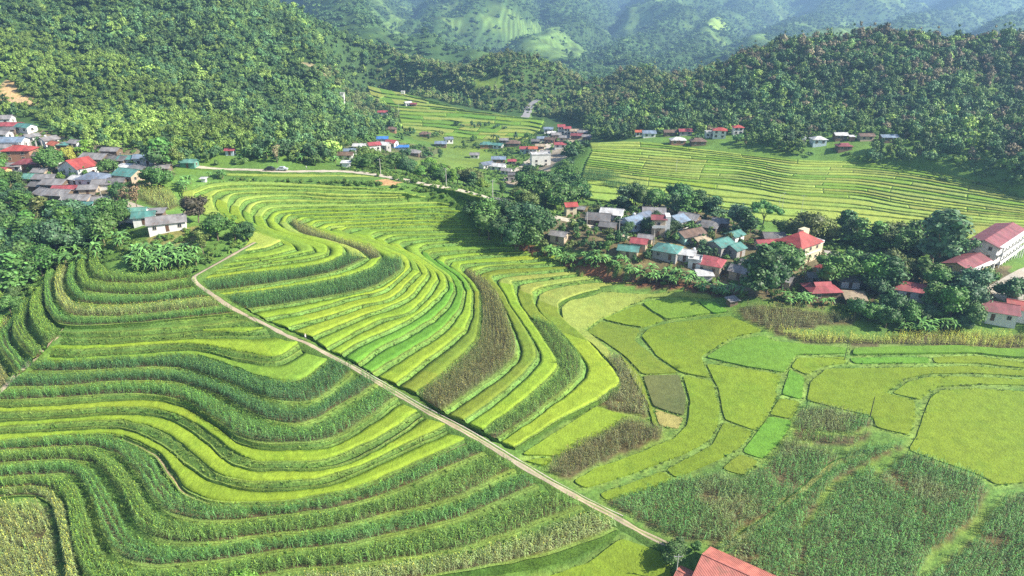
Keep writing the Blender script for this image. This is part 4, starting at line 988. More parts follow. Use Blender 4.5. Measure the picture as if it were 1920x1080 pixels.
H = [
 (8,232,10,7,3.2,10,'gable','grey','white','white gabled house at the top edge of the hillside village',GL),
 (18,244,15,6,2.8,0,'gable','pink','white','long red-roofed house below the topmost white house',GL),
 (22,250,6,4,2.4,0,'gable','dark grey','wood','small dark grey shed in front of the long red roof',GL),
 (51,247,9,6,3,-20,'gable','teal','white','white house with pale teal roof beside the long red roof',GL),
 (4,260,9,6,2.8,0,'gable','grey','white','pale grey-roofed house above the wide blue-grey roof',GL),
 (26,277,13,8,3.6,4,'gable','blue','white','wide white house with blue-grey roof and light front wall',GL),
 (62,266,6,5,3,55,'gable','grey','white','small grey-roofed white house beside the bare concrete frame',GL),
 (94,272,7,6,3,60,'gable','grey','white','white gable house at the forest edge of the hillside village',GL),
 (42,299,13,8,5,3,'hip','red','brick','two-storey brick house with bright red hipped roof',GL,2),
 (55,316,10,7,3,8,'hip','maroon','wood','dark red roof house in shade under the bright red hipped roof',GL),
 (32,319,7,5,2.4,0,'gable','grey','white','low pale grey roof below the brick house',GL),
 (113,297,8,6,3,-5,'gable','pink','wood','red-roofed house behind the round dark tree',GL),
 (107,281,6,5,3,-30,'gable','orange','tan','small orange-roofed house under the white gable',GL),
 (122,281,5,4,2.6,0,'shed','teal','wood','tiny teal-roofed shed beside the yellow-green tree',GL),
 (183,306,12,8,3,-12,'gable','grey','wood','long grey tiled stilt house beside the two bright trees',GL),
 (212,295,8,5,3.6,-5,'gable','grey','wood','grey-roofed wooden house highest behind the long stilt house',GL),
 (222,308,10,6,2.6,-8,'gable','dark grey','wood','low dark grey roof joined to the long stilt house',GL),
 (152,326,9,14,4,58,'gable','red','white','big white-walled house with curved red roof',GL),
 (125,322,5,4,3.2,0,'flat','white','white','small white box house beside the red curved roof',GL),
 (181,346,12,9,3.4,-8,'hip','steel blue','white','white house with blue-grey hipped roof in the village middle',GL),
 (200,352,9,6,2.4,10,'gable','grey','white','grey sheet roof in front of the blue-grey hipped roof',GL),
 (246,338,10,9,3.2,-18,'gable','teal','tan','house with teal roof and red lower lean-to',GL),
 (266,331,10,9,3,-38,'gable','grey','wood','steep grey tiled roof beside the teal and red roofs',GL),
 (273,308,8,6,3.4,10,'gable','blue','white','white house with light blue roof under the tall trees',GL),
 (240,308,6,5,3,0,'gable','teal','white','small white house with pale teal roof behind a palm-like tree',GL),
 (356,313,7,4.5,2.6,-3,'gable','green','greenwall','lone green hut with pale green roof beside the upper road',GL),
 (303,323,8,5,2.4,5,'gable','grey','wood','low grey roof at the eastern end of the hillside village',GL),
 (383,341,2,1.6,1.5,0,'shed','white','white','tiny white pump hut beside the top rice terrace',GL),
 (63,342,6,6,2.6,-4,'gable','green','tan','green sheet roof at the village edge above the trees',GL),
 (90,343,9,6,2.6,-4,'gable','grey','grey','light grey sheet roof joined to the green sheet roof',GL),
 (108,353,10,7,2.6,-8,'gable','grey','wood','wide grey roof behind the long narrow red roof',GL),
 (130,363,11,4,2.6,3,'gable','pink','white','long narrow red roof among grey roofs',GL),
 (92,373,9,7,2.8,-30,'gable','grey','wood','dark-fronted grey stilt house nearest the big trees',GL),
 (118,374,9,7,2.8,-8,'gable','grey','wood','grey roof between the stilt house and the teal roof',GL),
 (150,382,11,6,2.6,-6,'gable','grey','tan','brownish grey roof directly above the teal-roofed white house',GL),
 (153,397,10,5,2.8,5,'gable','teal','white','white-walled house with dark teal roof behind banana plants',GL),
 (4,336,7,6,4,0,'gable','pink','yellow','yellow-walled house with red roof at the picture edge',GL),
 (253,412,9,7,3,12,'gable','green','white','bright green sheet-roofed house above the banana grove',GL),
 (274,417,7,6,2.8,14,'gable','teal','white','lower teal roof joined to the bright green one',GL),
 (316,428,12,7.5,3.0,22,'gable','grey','white','large white shed with pale grey roof alone on the grassy knoll',GL),
 (296,408,5,4,2.2,10,'shed','grey','wood','small lean-to behind the white shed on the knoll',GL),
 (433,290,4,3,2.4,0,'gable','pink','pale blue','tiny blue-walled hut with red roof in the woods above the road',GL),
 (1069,405,4.6,4.6,5,10,'gable','red','cream','narrow two-storey cream house with bright red roof',GC,2),
 (1088,399,4,3.5,2.4,-20,'gable','grey','wood','small grey hut behind the narrow cream house',GC),
 (936,391,7,5,3.2,-25,'gable','grey','tan','grey-roofed house below the bend of the upper road',GC),
 (885,399,2.2,2,2.2,0,'flat','white','tan','tiny pale hut on posts at the end of the terraces',GC),
 (1122,420,9,8,3,-15,'gable','dark grey','wood','dark grey tiled stilt house in front of the white sheet roof',GC),
 (1147,410,9,7,3,-18,'gable','white','white','house with broad white sheet roof in the middle village',GC),
 (1184,428,8,8,3.4,38,'gable','blue','pale blue','pale blue house with light blue-grey roof',GC),
 (1206,416,6,6,3,38,'gable','steel blue','white','small dark blue roof between the pale blue house and tower house',GC),
 (1225,408,9,7,3,-8,'gable','grey','wood','grey tiled roof behind the tower house',GC),
 (1268,424,6,8,3.2,36,'gable','blue','white','white house with blue-grey roof right of the tower house',GC),
 (1291,419,8,7,3,-35,'gable','grey','wood','weathered grey roof beyond the blue-grey roof',GC),
 (1292,450,11,6.5,3,30,'gable','brown','turquoise','turquoise-gabled house with grey-brown tiled roof',GC),
 (1325,434,8,7,3,-25,'halfhip','dark grey','wood','dark wooden house with hipped roof under the tree belt',GC),
 (1349,472,8,7,3.6,38,'gable','teal','grey','grey house with bright teal gable roof facing the fields',GC),
 (1376,478,5.5,6,3.2,38,'gable','teal','grey','narrower teal-roofed annex beside the teal gable house',GC),
 (1376,452,6,5,3,38,'gable','teal','white','teal roof standing behind the teal gable house',GC),
 (1250,480,9,8,3.2,-28,'hip','teal','grey','wide house with blue-green hipped roof above the banana bank',GC),
 (1284,486,7,5,2.8,-20,'gable','white','white','white-roofed house between the blue-green hip and red roof',GC),
 (1198,467,5.5,5,3.2,-20,'gable','pink','tan','small bright red roof behind the low teal roof',GC),
 (1178,477,7,5,2.4,-18,'gable','teal','tan','low teal roof half hidden by banana plants',GC),
 (1330,506,9,8,3.4,-28,'halfhip','pink','tan','house with large bright red gabled hip roof',GC),
 (1302,500,4.5,5,3,-20,'flat','white','white','small white flat-roofed block beside the large red roof',GC),
 (1320,521,5,4,1.6,0,'shed','white','white','white sheet lean-to below the large red roof',GC),
 (1388,519,7,6,2.8,-35,'gable','grey','tan','grey-roofed barn beside the giant dark tree',GC),
 (1048,450,6,4.5,2.6,-25,'gable','grey','tan','grey-roofed hut on the orange earth bank',GC),
 (1438,465,9,4,2.6,8,'gable','pink','tan','long low red roof left of the cream two-storey house',GE),
 (1448,453,8,6,2.6,0,'gable','dark grey','wood','dark roof behind the long low red roof',GE),
 (1547,514,5.5,4.5,3,40,'hip','red','white','small white house with red hipped roof beside the concrete yard',GE),
 (1537,553,10,8,2.8,5,'halfhip','pink','wood','wooden stilt house with dark pink gabled hip roof',GE),
 (1466,534,6,5,2.6,-35,'gable','grey','tan','small grey roof left of the dark pink roof',GE),
 (1534,528,8,4,2.4,-5,'gable','grey','grey','low grey roof just behind the dark pink roof',GE),
 (1699,553,11,7,3,-22,'gable','pink','white','white-gabled house with dark pink roof among dense trees',GE),
 (1600,567,6,5,2,-10,'shed','tan','wood','open shed with pale tarpaulin roof at the field edge',GE),
 (1856,592,13,8,3.2,-25,'gable','maroon','white','long white house with dark red roof at the village corner',GE),
 (1914,592,9,7,3.4,-25,'gable','red','white','white house with red roof at the right picture edge',GE),
 (1372,571,3,2.4,1.8,20,'shed','grey','wood','small hut of grey sheets at the corner of the rice fields',GE),
 (718,269,7,5,3.6,5,'gable','bright blue','white','white house with bright blue gable roof in the valley',GV),
 (735,276,7,6,3.6,-20,'gable','pink','white','white house with red roof beside the bright blue roof',GV),
 (702,282,7,6,3.8,25,'gable','pink','white','white round-gabled house with red roof and dark porch',GV),
 (719,281,8,6,3.8,-20,'gable','white','grey','grey house with off-white sheet roof between two red roofs',GV),
 (752,281,10,4,2,6,'shed','bright blue','pale blue','long low lean-to with deep blue roof',GV),
 (675,282,7,5,3,-5,'gable','white','white','white-roofed house at the near end of the valley hamlet',GV),
 (657,290,6,4,2.6,0,'gable','blue','white','small blue-grey roof below the white-roofed house',GV),
 (648,298,8,5,2.6,0,'gable','brown','white','brown-roofed house at the forest edge by the road',GV),
 (734,248,7,5,2.8,0,'halfhip','brown','brick','brown hipped stilt house above the bright blue roof',GV),
 (797,257,8,6,2.8,0,'halfhip','brown','wood','brown hipped stilt house alone amid dark trees',GV),
 (841,268,6,5,3.4,20,'gable','steel blue','white','white-gabled house with dark blue roof',GV),
 (827,275,8,6,2.8,0,'gable','blue','wood','wide blue-grey roof left of the dark blue roof',GV),
 (776,292,8,6,2.6,-8,'halfhip','grey','wood','grey-brown hipped roof above the roadside trees',GV),
 (763,312,5,4,3,0,'flat','dark grey','white','white flat-roofed hut in the roadside trees',GV),
 (650,313,4,3,2.2,0,'shed','white','white','tiny white-roofed hut by the road',GV),
 (718,216,8,5,3,0,'gable','pink','white','lone red-roofed house below the upper valley terraces',GV),
 (765,199,6,5,3.2,30,'gable','white','white','white house with a bright gable on the upper valley terraces',GV),
 (776,200,5,4,2.6,0,'gable','maroon','wood','dark red shed beside the bright white gable',GV),
 (643,191,3,3,6.5,0,'flat','white','white','slim white tower house on the wooded slope',GV,3),
 (756,180,3.5,3.5,4,0,'flat','white','white','small white block on the topmost valley terrace',GV),
 (912,277,9,6,3,0,'halfhip','teal','brick','house with grey-green hipped roof over brown walls',GV),
 (934,278,7,5,2.8,-15,'gable','teal','white','pale green roof with white gable beside the round trees',GV),
 (962,274,10,7,2.8,0,'halfhip','brown','wood','big brown hipped stilt house in the valley village',GV),
 (984,287,7,5,3.6,0,'gable','pink','pale blue','pale blue house with dark red roof',GV),
 (999,287,6,5,3.6,0,'gable','orange','white','white house with orange-red roof beside the dark red one',GV),
 (935,306,9,6,3.4,0,'gable','blue','brick','brick house with sky blue roof',GV),
 (912,316,8,6,3.2,35,'gable','steel blue','white','white-gabled house with dark blue roof at the lane mouth',GV),
 (934,318,9,6,2.8,-20,'gable','white','white','long white-roofed house along the village lane',GV),
 (960,308,5,4,2.6,0,'gable','pink','tan','small red roof at the lane beside an orange tarpaulin',GV),
 (1013,310,13,7,7.5,8,'flat','white','white','large white three-storey block with flat roof in the valley',GV,3),
 (968,338,10,7,3.4,0,'flat','dark grey','grey','unfinished grey building with dark flat roof beside the lane',GV),
 (1028,249,7,5,3.4,0,'gable','blue','white','blue-roofed house at the head of the valley village',GV),
 (1052,251,5,6,6,0,'gable','pink','white','tall white house with pink gable at the valley head',GV,2),
 (1063,252,5,5,5,0,'gable','pink','white','second tall white house right of the pink gable',GV,2),
 (1076,252,6,5,3,0,'gable','tan','white','cream-roofed house right of the tall white houses',GV),
 (1092,254,7,5,2.8,-10,'gable','grey','wood','grey roof nearest the dark forest edge',GV),
 (1081,260,8,5,2.8,-8,'gable','maroon','wood','dark red roof under the grey roof at the forest edge',GV),
 (1042,259,7,5,3,10,'gable','grey','wood','grey tiled roof left of the tall white houses',GV),
 (1058,264,7,5,2.8,-10,'gable','grey','tan','light grey roof above the single bright red roof',GV),
 (1016,266,7,5,3,0,'gable','blue','white','pale blue roof left of the brown village roofs',GV),
 (1032,268,8,5,3,-25,'gable','brown','brick','long brown roof beside the lane through the valley village',GV),
 (1050,277,8,5,2.8,0,'gable','pink','white','single bright red roof by the lane end',GV),
 (1012,280,6,5,2.8,0,'gable','tan','wood','sand-coloured roof beside the valley lane',GV),
 (1198,255,5,4,3,0,'gable','orange','white','small white house with orange roof at the forest foot',GR),
 (1216,257,8,6,3,0,'gable','blue','white','blue-grey roofed white house beside the small orange roof',GR),
 (1256,254,8,5,2.6,0,'gable','brown','wood','brown roof half hidden in trees above the open pavilion',GR),
 (1284,253,8,5,2.8,0,'gable','pink','grey','house with plain red roof above the far rice field',GR),
 (1270,270,9,6,3,0,'hip','white','brick','open-fronted pink house with white hipped roof',GR),
 (1308,271,9,6,2.6,0,'halfhip','brown','wood','dark brown hipped stilt house at the rice field edge',GR),
 (1329,257,5,4,3,0,'flat','white','white','small white flat-roofed house left of the red villa',GR),
 (1348,258,8,6,5,-15,'hip','red','white','white villa with red hipped roof and balconies',GR,2),
 (1382,251,6,5,4.4,0,'hip','red','white','white house with red roof standing higher on the slope',GR,2),
 (1533,270,8,6,3.2,0,'hip','white','pale blue','blue-walled stilt house with white hipped roof',GR),
 (1574,261,7,5,2.8,0,'gable','white','wood','white sheet roof right of the blue-walled house',GR),
 (1596,263,3,2.5,2.2,0,'shed','white','brick','tiny brick hut with white sheet roof on the slope',GR),
 (1622,262,8,5,2.6,0,'gable','brown','tan','brown-roofed house on the wooded slope',GR),
 (1664,265,9,5,2.8,0,'gable','blue','wood','long grey-blue roof farthest right on the wooded slope',GR),
 (1581,280,8,5,2.4,0,'halfhip','maroon','wood','dark red hipped roof under the white sheet roof',GR),
 (1505,269,2,2,3,0,'flat','white','white','small white post-like hut at the field corner',GR),
 (10,286,7,5,2.8,10,'gable','grey','white','pale grey roof between the wide blue-grey roof and the brick house',GL),
 (78,300,7,5,2.6,-10,'gable','dark grey','wood','small dark shed right of the brick house',GL),
 (80,330,6,5,2.4,-5,'gable','grey','tan','low grey shed between the red curved roof and dark red roof',GL),
 (150,345,6,5,2.6,-20,'gable','white','white','small white-roofed annex left of the blue-grey hipped roof',GL),
 (222,350,6,5,2.6,10,'gable','dark grey','wood','dark grey lean-to below the teal and red roofs',GL),
 (170,362,7,5,2.4,8,'gable','grey','tan','grey sheet roof right of the long narrow red roof',GL),
 (75,357,6,5,2.6,-10,'gable','dark grey','wood','small dark roof left of the long narrow red roof',GL),
 (195,384,7,5,2.4,12,'gable','grey','tan','grey-brown roof at the start of the village lane',GL),
 (145,276,6,5,2.6,-20,'gable','grey','white','small grey-roofed house behind the yellow-green tree',GL),
 (237,322,6,4,2.4,-10,'shed','white','white','white lean-to beside the steep grey tiled roof',GL),
 (1140,432,6,5,2.4,-20,'gable','dark grey','wood','dark shed at the lane below the stilt house',GC),
 (1210,455,5,4,2.4,-20,'gable','grey','tan','small grey roof behind the bright red roof by the lane',GC),
 (1312,460,6,5,2.6,30,'gable','tan','tan','tan shed between the turquoise gable and teal gable house',GC),
 (1350,425,6,5,2.6,-20,'gable','grey','wood','small grey roof tucked under the tree belt',GC),
 (1405,505,6,5,2.4,-30,'gable','dark grey','wood','dark shed between the giant tree and the grey barn',GC),
 (1590,535,6,5,2.6,-10,'gable','grey','white','small grey roof right of the low grey roof by the school trees',GE),
 (1640,520,7,5,2.8,-20,'gable','brown','tan','brown-roofed hut hidden among dense trees',GE),
 (1760,575,7,5,2.6,-25,'gable','grey','white','grey-roofed annex left of the long white corner house',GE),
 (890,296,6,5,2.6,0,'gable','grey','white','pale grey roof at the edge of the bright maize patch',GV),
 (945,268,6,5,2.6,0,'gable','grey','wood','grey roof behind the big brown hipped stilt house',GV),
 (1004,270,6,5,2.6,0,'gable','dark grey','wood','dark grey roof above the orange-red roof',GV),
 (1022,292,6,5,2.8,0,'gable','grey','white','grey-roofed house behind the three-storey block',GV),
 (1068,272,6,5,2.6,-10,'gable','tan','white','cream roof right of the bright red valley roof',GV),
 (1034,256,6,5,3,0,'gable','white','white','white-roofed house below the blue roof at the valley head',GV),
 (1100,262,6,5,2.6,-10,'gable','grey','wood','last grey roof of the valley village toward the forest',GV),
 (950,326,6,5,2.6,-20,'gable','grey','white','grey-roofed house between the white roof and unfinished block',GV),
]
for q in H:
    px, py, w, d, h, yaw, rt, rc, wc, lab, grp = q[:11]; w *= .88; d *= .88; h *= .92; fl = q[11] if len(q) > 11 else 1
    house(px, py, w, d, h, yaw, rt, rc, wc, lab, group=grp, floors=fl, name={'GR': 'house'}.get(grp, 'house'))
# tall tower house
def tower_extra(e, w, d, h):
    b = BX(); b.box(w / 2, w / 2 + 1.7, -d / 2 + .2, d / 2 - .2, -1.5, h + 1.0); b.obj('stair_tower', MW['white'], e)
    b = BX(); b.box(-w / 2, w / 2, -d / 2 - 1.2, -d / 2 - .003, h - 2.9, h - 2.75); b.box(-w / 2, w / 2, -d / 2 - 1.2, -d / 2 - 1.1, h - 2.75, h - 1.9); b.obj('balcony', MW['white'], e)
house(1232, 440, 4.6, 5, 6.6, -6, 'gable', 'maroon', 'tan', 'tall house with slim white stair tower and small dark red roof', group=GC, floors=2, pitch=.3, extra=tower_extra)
# cream two-storey house
def cream_extra(e, w, d, h):
    b = BX(); b.box(w / 2, w / 2 + 3.4, -d / 2 + 1, d / 2, -1.4, h - 1.8); b.box(w / 2, w / 2 + 3.4, d / 2 - 2.2, d / 2, h - 1.8, h + 1.6); b.obj('stair_block', MW['cream'], e)
    b = BX(); b.box(w / 2 - .1, w / 2 + 3.6, -d / 2 + .8, -d / 2 + 1.1, h - 1.8, h - .9); b.box(w / 2 + 3.35, w / 2 + 3.6, -d / 2 + 1.1, d / 2, h - 1.8, h - .9); b.obj('parapet', MW['white'], e)
    b = BX(); b.box(-w / 2 - .25, w / 2 + .25, -d / 2 - .25, -d / 2, h / 2 - .1, h / 2 + .15); b.obj('cornice', MW['white'], e)
P_, w_, y_ = frontpos((1478, 497), (1532, 494), 10)
house(0, 0, 11, 9, 6.8, 35, 'hip', 'red', 'cream', 'cream two-storey house with large orange-red hipped roof', group=GE, floors=2, pos=P_, extra=cream_extra, pitch=.62, over=.8)
SPECIAL = [P_[:2]]
# schools: long blocks with galleries
def school_extra(floors):
    def f(e, w, d, h):
        fh = h / floors; b = BX(); c = BX()
        for k in range(1, floors + 1): b.box(-w / 2 - .2, w / 2 + .2, -d / 2 - 1.8, -d / 2 - .003, k * fh - .2 - (.003 if k == floors else 0), k * fh - (.003 if k == floors else 0))
        for k in range(1, floors): b.box(-w / 2 - .2, w / 2 + .2, -d / 2 - 1.8, -d / 2 - 1.68, k * fh + .003, k * fh + .95)
        b.obj('gallery', MW['white'], e)
        nc = int(w / 3.2)
        for i in range(nc + 1):
            c = BX(); xx = -w / 2 + w * i / nc; c.box(xx - .16, xx + .16, -d / 2 - 1.66, -d / 2 - 1.36, -1.5, h - .25); c.obj('column', MW['white'], e)
    return f
P_, w_, y_ = frontpos((1857, 503), (1908, 480), 8, z=-.2)
house(0, 0, min(w_, 26), 8, 8.4, y_, 'gable', 'rose', 'white', 'three-storey white school block with long dark pink roof', name='school_building', cat='school', group='school buildings', floors=3, pos=P_, extra=school_extra(3), pitch=.32, over=1.0)
P_, w_, y_ = frontpos((1810, 531), (1850, 508), 7, z=-.4)
house(0, 0, min(w_, 18), 7, 5.2, y_, 'gable', 'rose', 'yellow', 'two-storey yellow school block with dark pink roof', name='school_building', cat='school', group='school buildings', floors=2, pos=P_, extra=school_extra(2), pitch=.35, over=1.0)
# salmon-roofed house at the bottom edge of the frame
zr = -12.2; rx, ry = on_z([1323, 1470], [1041, 1108], zr + 5.2)
a = math.degrees(math.atan2(ry[1] - ry[0], rx[1] - rx[0])); L_ = float(np.hypot(rx[1] - rx[0], ry[1] - ry[0]))
house(0, 0, L_, 8, 3.4, a, 'gable', 'salmon', 'tan', 'nearest house, salmon red roof cut by the bottom edge', group='houses near the footpath', pos=(float(rx.mean()), float(ry.mean()), zr), pitch=.42)
sx, sy = on_z([1290], [1078], zr + 2.6)
house(0, 0, 3, 3, 2.0, a, 'gable', 'salmon', 'tan', 'small salmon-roofed annex beside the nearest house', name='shed', cat='shed', group='houses near the footpath', pos=(float(sx[0]), float(sy[0]), zr), pitch=.4)
# unfinished concrete frame in the hillside village
x, y, z = [float(q[0]) for q in gp(61, 285)]
e = link(bpy.data.objects.new('concrete_frame', None)); e.location = (x, y, z); tag(e, 'unfinished pale concrete frame of columns above the red hipped roof', 'building')
for i in range(4):
    for j in (0, 1):
        b = BX(); b.box(i * 2.4 - 3.8, i * 2.4 - 3.5, j * 4 - 2, j * 4 - 1.7, -1, 4.6); b.obj('column', M_CONC, e)
b = BX(); b.box(-4, 4, -2.2, 2.5, 1.2, 1.42); b.obj('slab', M_CONC, e)
# school yard and courtyard
for pts, nm in (([(1545,470),(1618,478),(1600,512),(1560,514),(1550,495)], 'courtyard'), ([(1850,540),(1925,500),(1990,520),(1990,560),(1900,572),(1868,560)], 'courtyard'), ([(1855,600),(1880,575),(1930,580),(1930,600)], 'courtyard')):
    P = gpoly(pts); mb = MB(); cdt_fill(P, .12, hf, np.array((.42, .39, .34)), mb, 3, wall=True, jit=.05); o = mb.obj('courtyard', M_PATH); tag(o, kind='structure')
# ------------------------------------------------------------------ poles
M_POLE = mat_plain('pole_concrete', (.55, .53, .49), .8); M_DPOLE = mat_plain('pole_dark', (.07, .065, .06), .8); M_STEEL = mat_plain('pole_steel', (.35, .35, .36), .5)
def pole(px, py, h, label, dark=False, r=.14, arms=1, group='utility poles', lean=0, mt=None):
    x, y, z = [float(q[0]) for q in gp(px, py)]
    e = link(bpy.data.objects.new('utility_pole', None)); e.location = (x, y, z); tag(e, label, 'utility pole', group)
    b = BX(); b.cyl(0, 0, -.8, h, r, r * .6, 8, dx=lean); b.obj('pole', mt or (M_DPOLE if dark else M_POLE), e)
    for k in range(arms):
        b = BX(); b.box(-.8, .8, -.05, .05, h - .5 - k * .7, h - .4 - k * .7); o = b.obj('crossarm', M_STEEL, e)
        for s in (-.7, .7):
            c = BX(); c.cyl(s, 0, h - .4 - k * .7, h - .2 - k * .7, .05, .04, 6); c.obj('insulator', M_FRAME, o)
pole(714, 329, 7, 'pale concrete pole where the road starts to descend'); pole(837, 350, 7.5, 'pale concrete pole halfway down the sloping road'); pole(924, 376, 8, 'pale concrete pole beside the grey-roofed roadside house')
pole(1631, 782, 5.6, 'dark wooden pole standing alone at the corn corner', True, .13, 0); pole(1583, 676, 6, 'thin dark pole on the bund of the green rice strip', True, .1, 0)
pole(1266, 1092, 6.5, 'white pole in the shadow beside the nearest house', False, .11, 1)
pole(1459, 396, 7.5, 'thin pole in the far rice field, leftmost of a pair', False, .09, 1); pole(1466, 394, 8, 'thin pole in the far rice field, rightmost of a pair', False, .09, 1); pole(1501, 404, 9, 'single taller pole in the far rice field', False, .1, 1)
pole(1267, 326, 7, 'thin pole at the far end of the rice field near the village', False, .09, 0); pole(748, 216, 9, 'thin pole on the upper valley terraces', False, .12, 1)
for px_, py_, lb_ in ((1100, 432, 'concrete pole at the start of the middle village lane'), (1160, 447, 'concrete pole beside the lane in front of the pale blue house'), (1225, 462, 'concrete pole behind the blue-green hipped roof'), (196, 392, 'concrete pole at the hillside village lane'), (120, 395, 'concrete pole below the dark teal roof'), (1620, 512, 'concrete pole at the corner of the concrete yard'), (1795, 545, 'concrete pole left of the yellow school block')):
    pole(px_, py_, 7, lb_, r=.12)
for px_, py_, hh_, lb_ in ((221, 336, 3.4, 'round steel water tank beside the teal roof of the hillside village'), (1188, 418, 3.6, 'steel water tank on a stand beside the pale blue house'), (1300, 483, 3.2, 'steel water tank beside the large bright red roof'), (1560, 505, 3.6, 'steel water tank by the small red hipped house'), (88, 268, 3.2, 'steel water tank among the upper village houses')):
    x, y, z = [float(q[0]) for q in gp(px_, py_)]; e = link(bpy.data.objects.new('water_tank', None)); e.location = (x, y, z); tag(e, lb_, 'water tank', 'water tanks in the villages')
    b = BX()
    for sx_ in (-.5, .5):
        for sy_ in (-.5, .5): b.cyl(sx_, sy_, -.5, hh_ - 1.2, .05, .05, 6)
    b.box(-.65, .65, -.65, .65, hh_ - 1.2, hh_ - 1.12); b.obj('stand', M_STEEL, e)
    b = BX(); b.cyl(0, 0, hh_ - 1.12, hh_ + .2, .55, .55, 14); b.cyl(0, 0, hh_ + .2, hh_ + .42, .55, .15, 14); b.obj('tank', mat_plain('tank_steel', (.6, .62, .64), .3, streak=False), e)
# ------------------------------------------------------------------ cars on the upper road
def car(px, py, c, yaw, label):
    x, y, z = [float(q[0]) for q in gp(px, py)]; z += .42
    e = link(bpy.data.objects.new('parked_car', None)); e.location = (x, y, z); e.rotation_euler = (0, 0, R(yaw)); tag(e, label, 'car', 'cars parked on the upper road')
    m = mat_plain('car_paint', c, .25, streak=False, lo=.97, hi=1.03)
    prof = [(-2.2, .35), (-2.2, .85), (-1.6, .98), (-1.1, 1.5), (.7, 1.52), (1.3, 1.0), (2.1, .85), (2.2, .35)]
    b = BX(); n = len(prof); vs = [(x_, -.85, z_) for x_, z_ in prof] + [(x_, .85, z_) for x_, z_ in prof]
    b.poly(vs, [tuple(range(n)), tuple(range(2 * n - 1, n - 1, -1))] + [(i, n + i, n + (i + 1) % n, (i + 1) % n) for i in range(n)]); b.obj('body', m, e)
    g = BX(); g.box(-1.0, .65, -.88, .88, 1.02, 1.4); g.obj('window', M_GLASS, e)
    for sx_ in (-1.35, 1.35):
        for sy_ in (-.8, .8):
            k = BX(); vs = []; nn = 12
            for yy in (sy_ - .1, sy_ + .1): vs += [(sx_ + .33 * math.cos(6.2832 * i / nn), yy, .33 + .33 * math.sin(6.2832 * i / nn)) for i in range(nn)]
            k.poly(vs, [(i, (i + 1) % nn, nn + (i + 1) % nn, nn + i) for i in range(nn)] + [tuple(range(nn - 1, -1, -1)), tuple(range(nn, 2 * nn))]); k.obj('wheel', M_DPOLE, e)
    for sy_ in (-.6, .6):
        k = BX(); k.box(2.16, 2.23, sy_ - .16, sy_ + .16, .6, .75); k.obj('headlight', M_FRAME, e)
car(507, 321, (.03, .035, .04), 2, 'dark car parked on the upper road, left of the pale one'); car(530, 321, (.45, .50, .55), 0, 'pale silver car parked on the upper road')
# ------------------------------------------------------------------ person on the footpath
def skin_person(px, py, yaw, shirt, trousers, label, lift=.5, hat=True):
    x, y, z = [float(q[0]) for q in gp(px, py)]; z += lift
    J = {'pelvis': (0, 0, .95), 'chest': (0, 0, 1.3), 'neck': (0, 0, 1.48), 'head': (0, .01, 1.6), 'headt': (0, .02, 1.70)}
    V = [(0, 0, .93), (0, 0, 1.15), (0, 0, 1.38), (0, 0, 1.47), (0, .02, 1.56), (0, .02, 1.67)]; Ed = [(0, 1), (1, 2), (2, 3), (3, 4), (4, 5)]; Rr = [.14, .13, .15, .06, .09, .085]
    for s, ph in ((-1, .18), (1, -.18)):
        b = len(V); V += [(s * .10, 0, .85), (s * .10, ph * .9, .48), (s * .10, ph * 1.3 - .05, .09), (s * .10, ph * 1.3 + .10, .05)]; Rr += [.095, .065, .045, .04]; Ed += [(0, b), (b, b + 1), (b + 1, b + 2), (b + 2, b + 3)]
        b = len(V); V += [(s * .19, 0, 1.40), (s * .23, -ph * .6, 1.13), (s * .22, -ph * 1.2 + .08, .90), (s * .22, -ph * 1.2 + .12, .80)]; Rr += [.06, .045, .035, .03]; Ed += [(2, b), (b, b + 1), (b + 1, b + 2), (b + 2, b + 3)]
    me = bpy.data.meshes.new('person'); me.from_pydata(V, Ed, [])
    o = link(bpy.data.objects.new('person', me)); o.location = (x, y, z); o.rotation_euler = (0, 0, R(yaw))
    sk = o.modifiers.new('skin', 'SKIN')
    for i, q in enumerate(me.skin_vertices[0].data): q.radius = (Rr[i], Rr[i]); q.use_root = (i == 0)
    ss_ = o.modifiers.new('sub', 'SUBSURF'); ss_.levels = 2; ss_.render_levels = 2
    m, nt, b = nodes('person_clothes'); tc = nt.nodes.new('ShaderNodeTexCoord'); sp = nt.nodes.new('ShaderNodeSeparateXYZ'); nt.links.new(tc.outputs['Object'], sp.inputs[0])
    r_ = nt.nodes.new('ShaderNodeValToRGB'); nt.links.new(sp.outputs[2], r_.inputs[0]); el = r_.color_ramp.elements; r_.color_ramp.interpolation = 'CONSTANT'
    mr = nt.nodes.new('ShaderNodeMapRange'); mr.inputs[2].default_value = 2.0; nt.links.new(sp.outputs[2], mr.inputs[0]); nt.links.new(mr.outputs[0], r_.inputs[0])
    el[0].position = 0; el[0].color = trousers + (1,); el[1].position = .47; el[1].color = shirt + (1,); k = el.new(.735); k.color = (.42, .25, .17, 1)
    nt.links.new(r_.outputs[0], b.inputs['Base Color']); me.materials.append(m); tag(o, label, 'person')
    if hat:
        h = BX(); h.cyl(0, .02, 1.66, 1.86, .26, .01, 16); h.obj('hat', mat_plain('straw_hat', (.55, .45, .28), .8), o)
skin_person(574, 641, 60, (.55, .52, .55), (.05, .05, .08), 'person in a light top and dark trousers walking on the footpath')
skin_person(575, 320, 90, (.7, .7, .7), (.2, .2, .25), 'person in pale clothes standing on the upper road beyond the cars', hat=False)
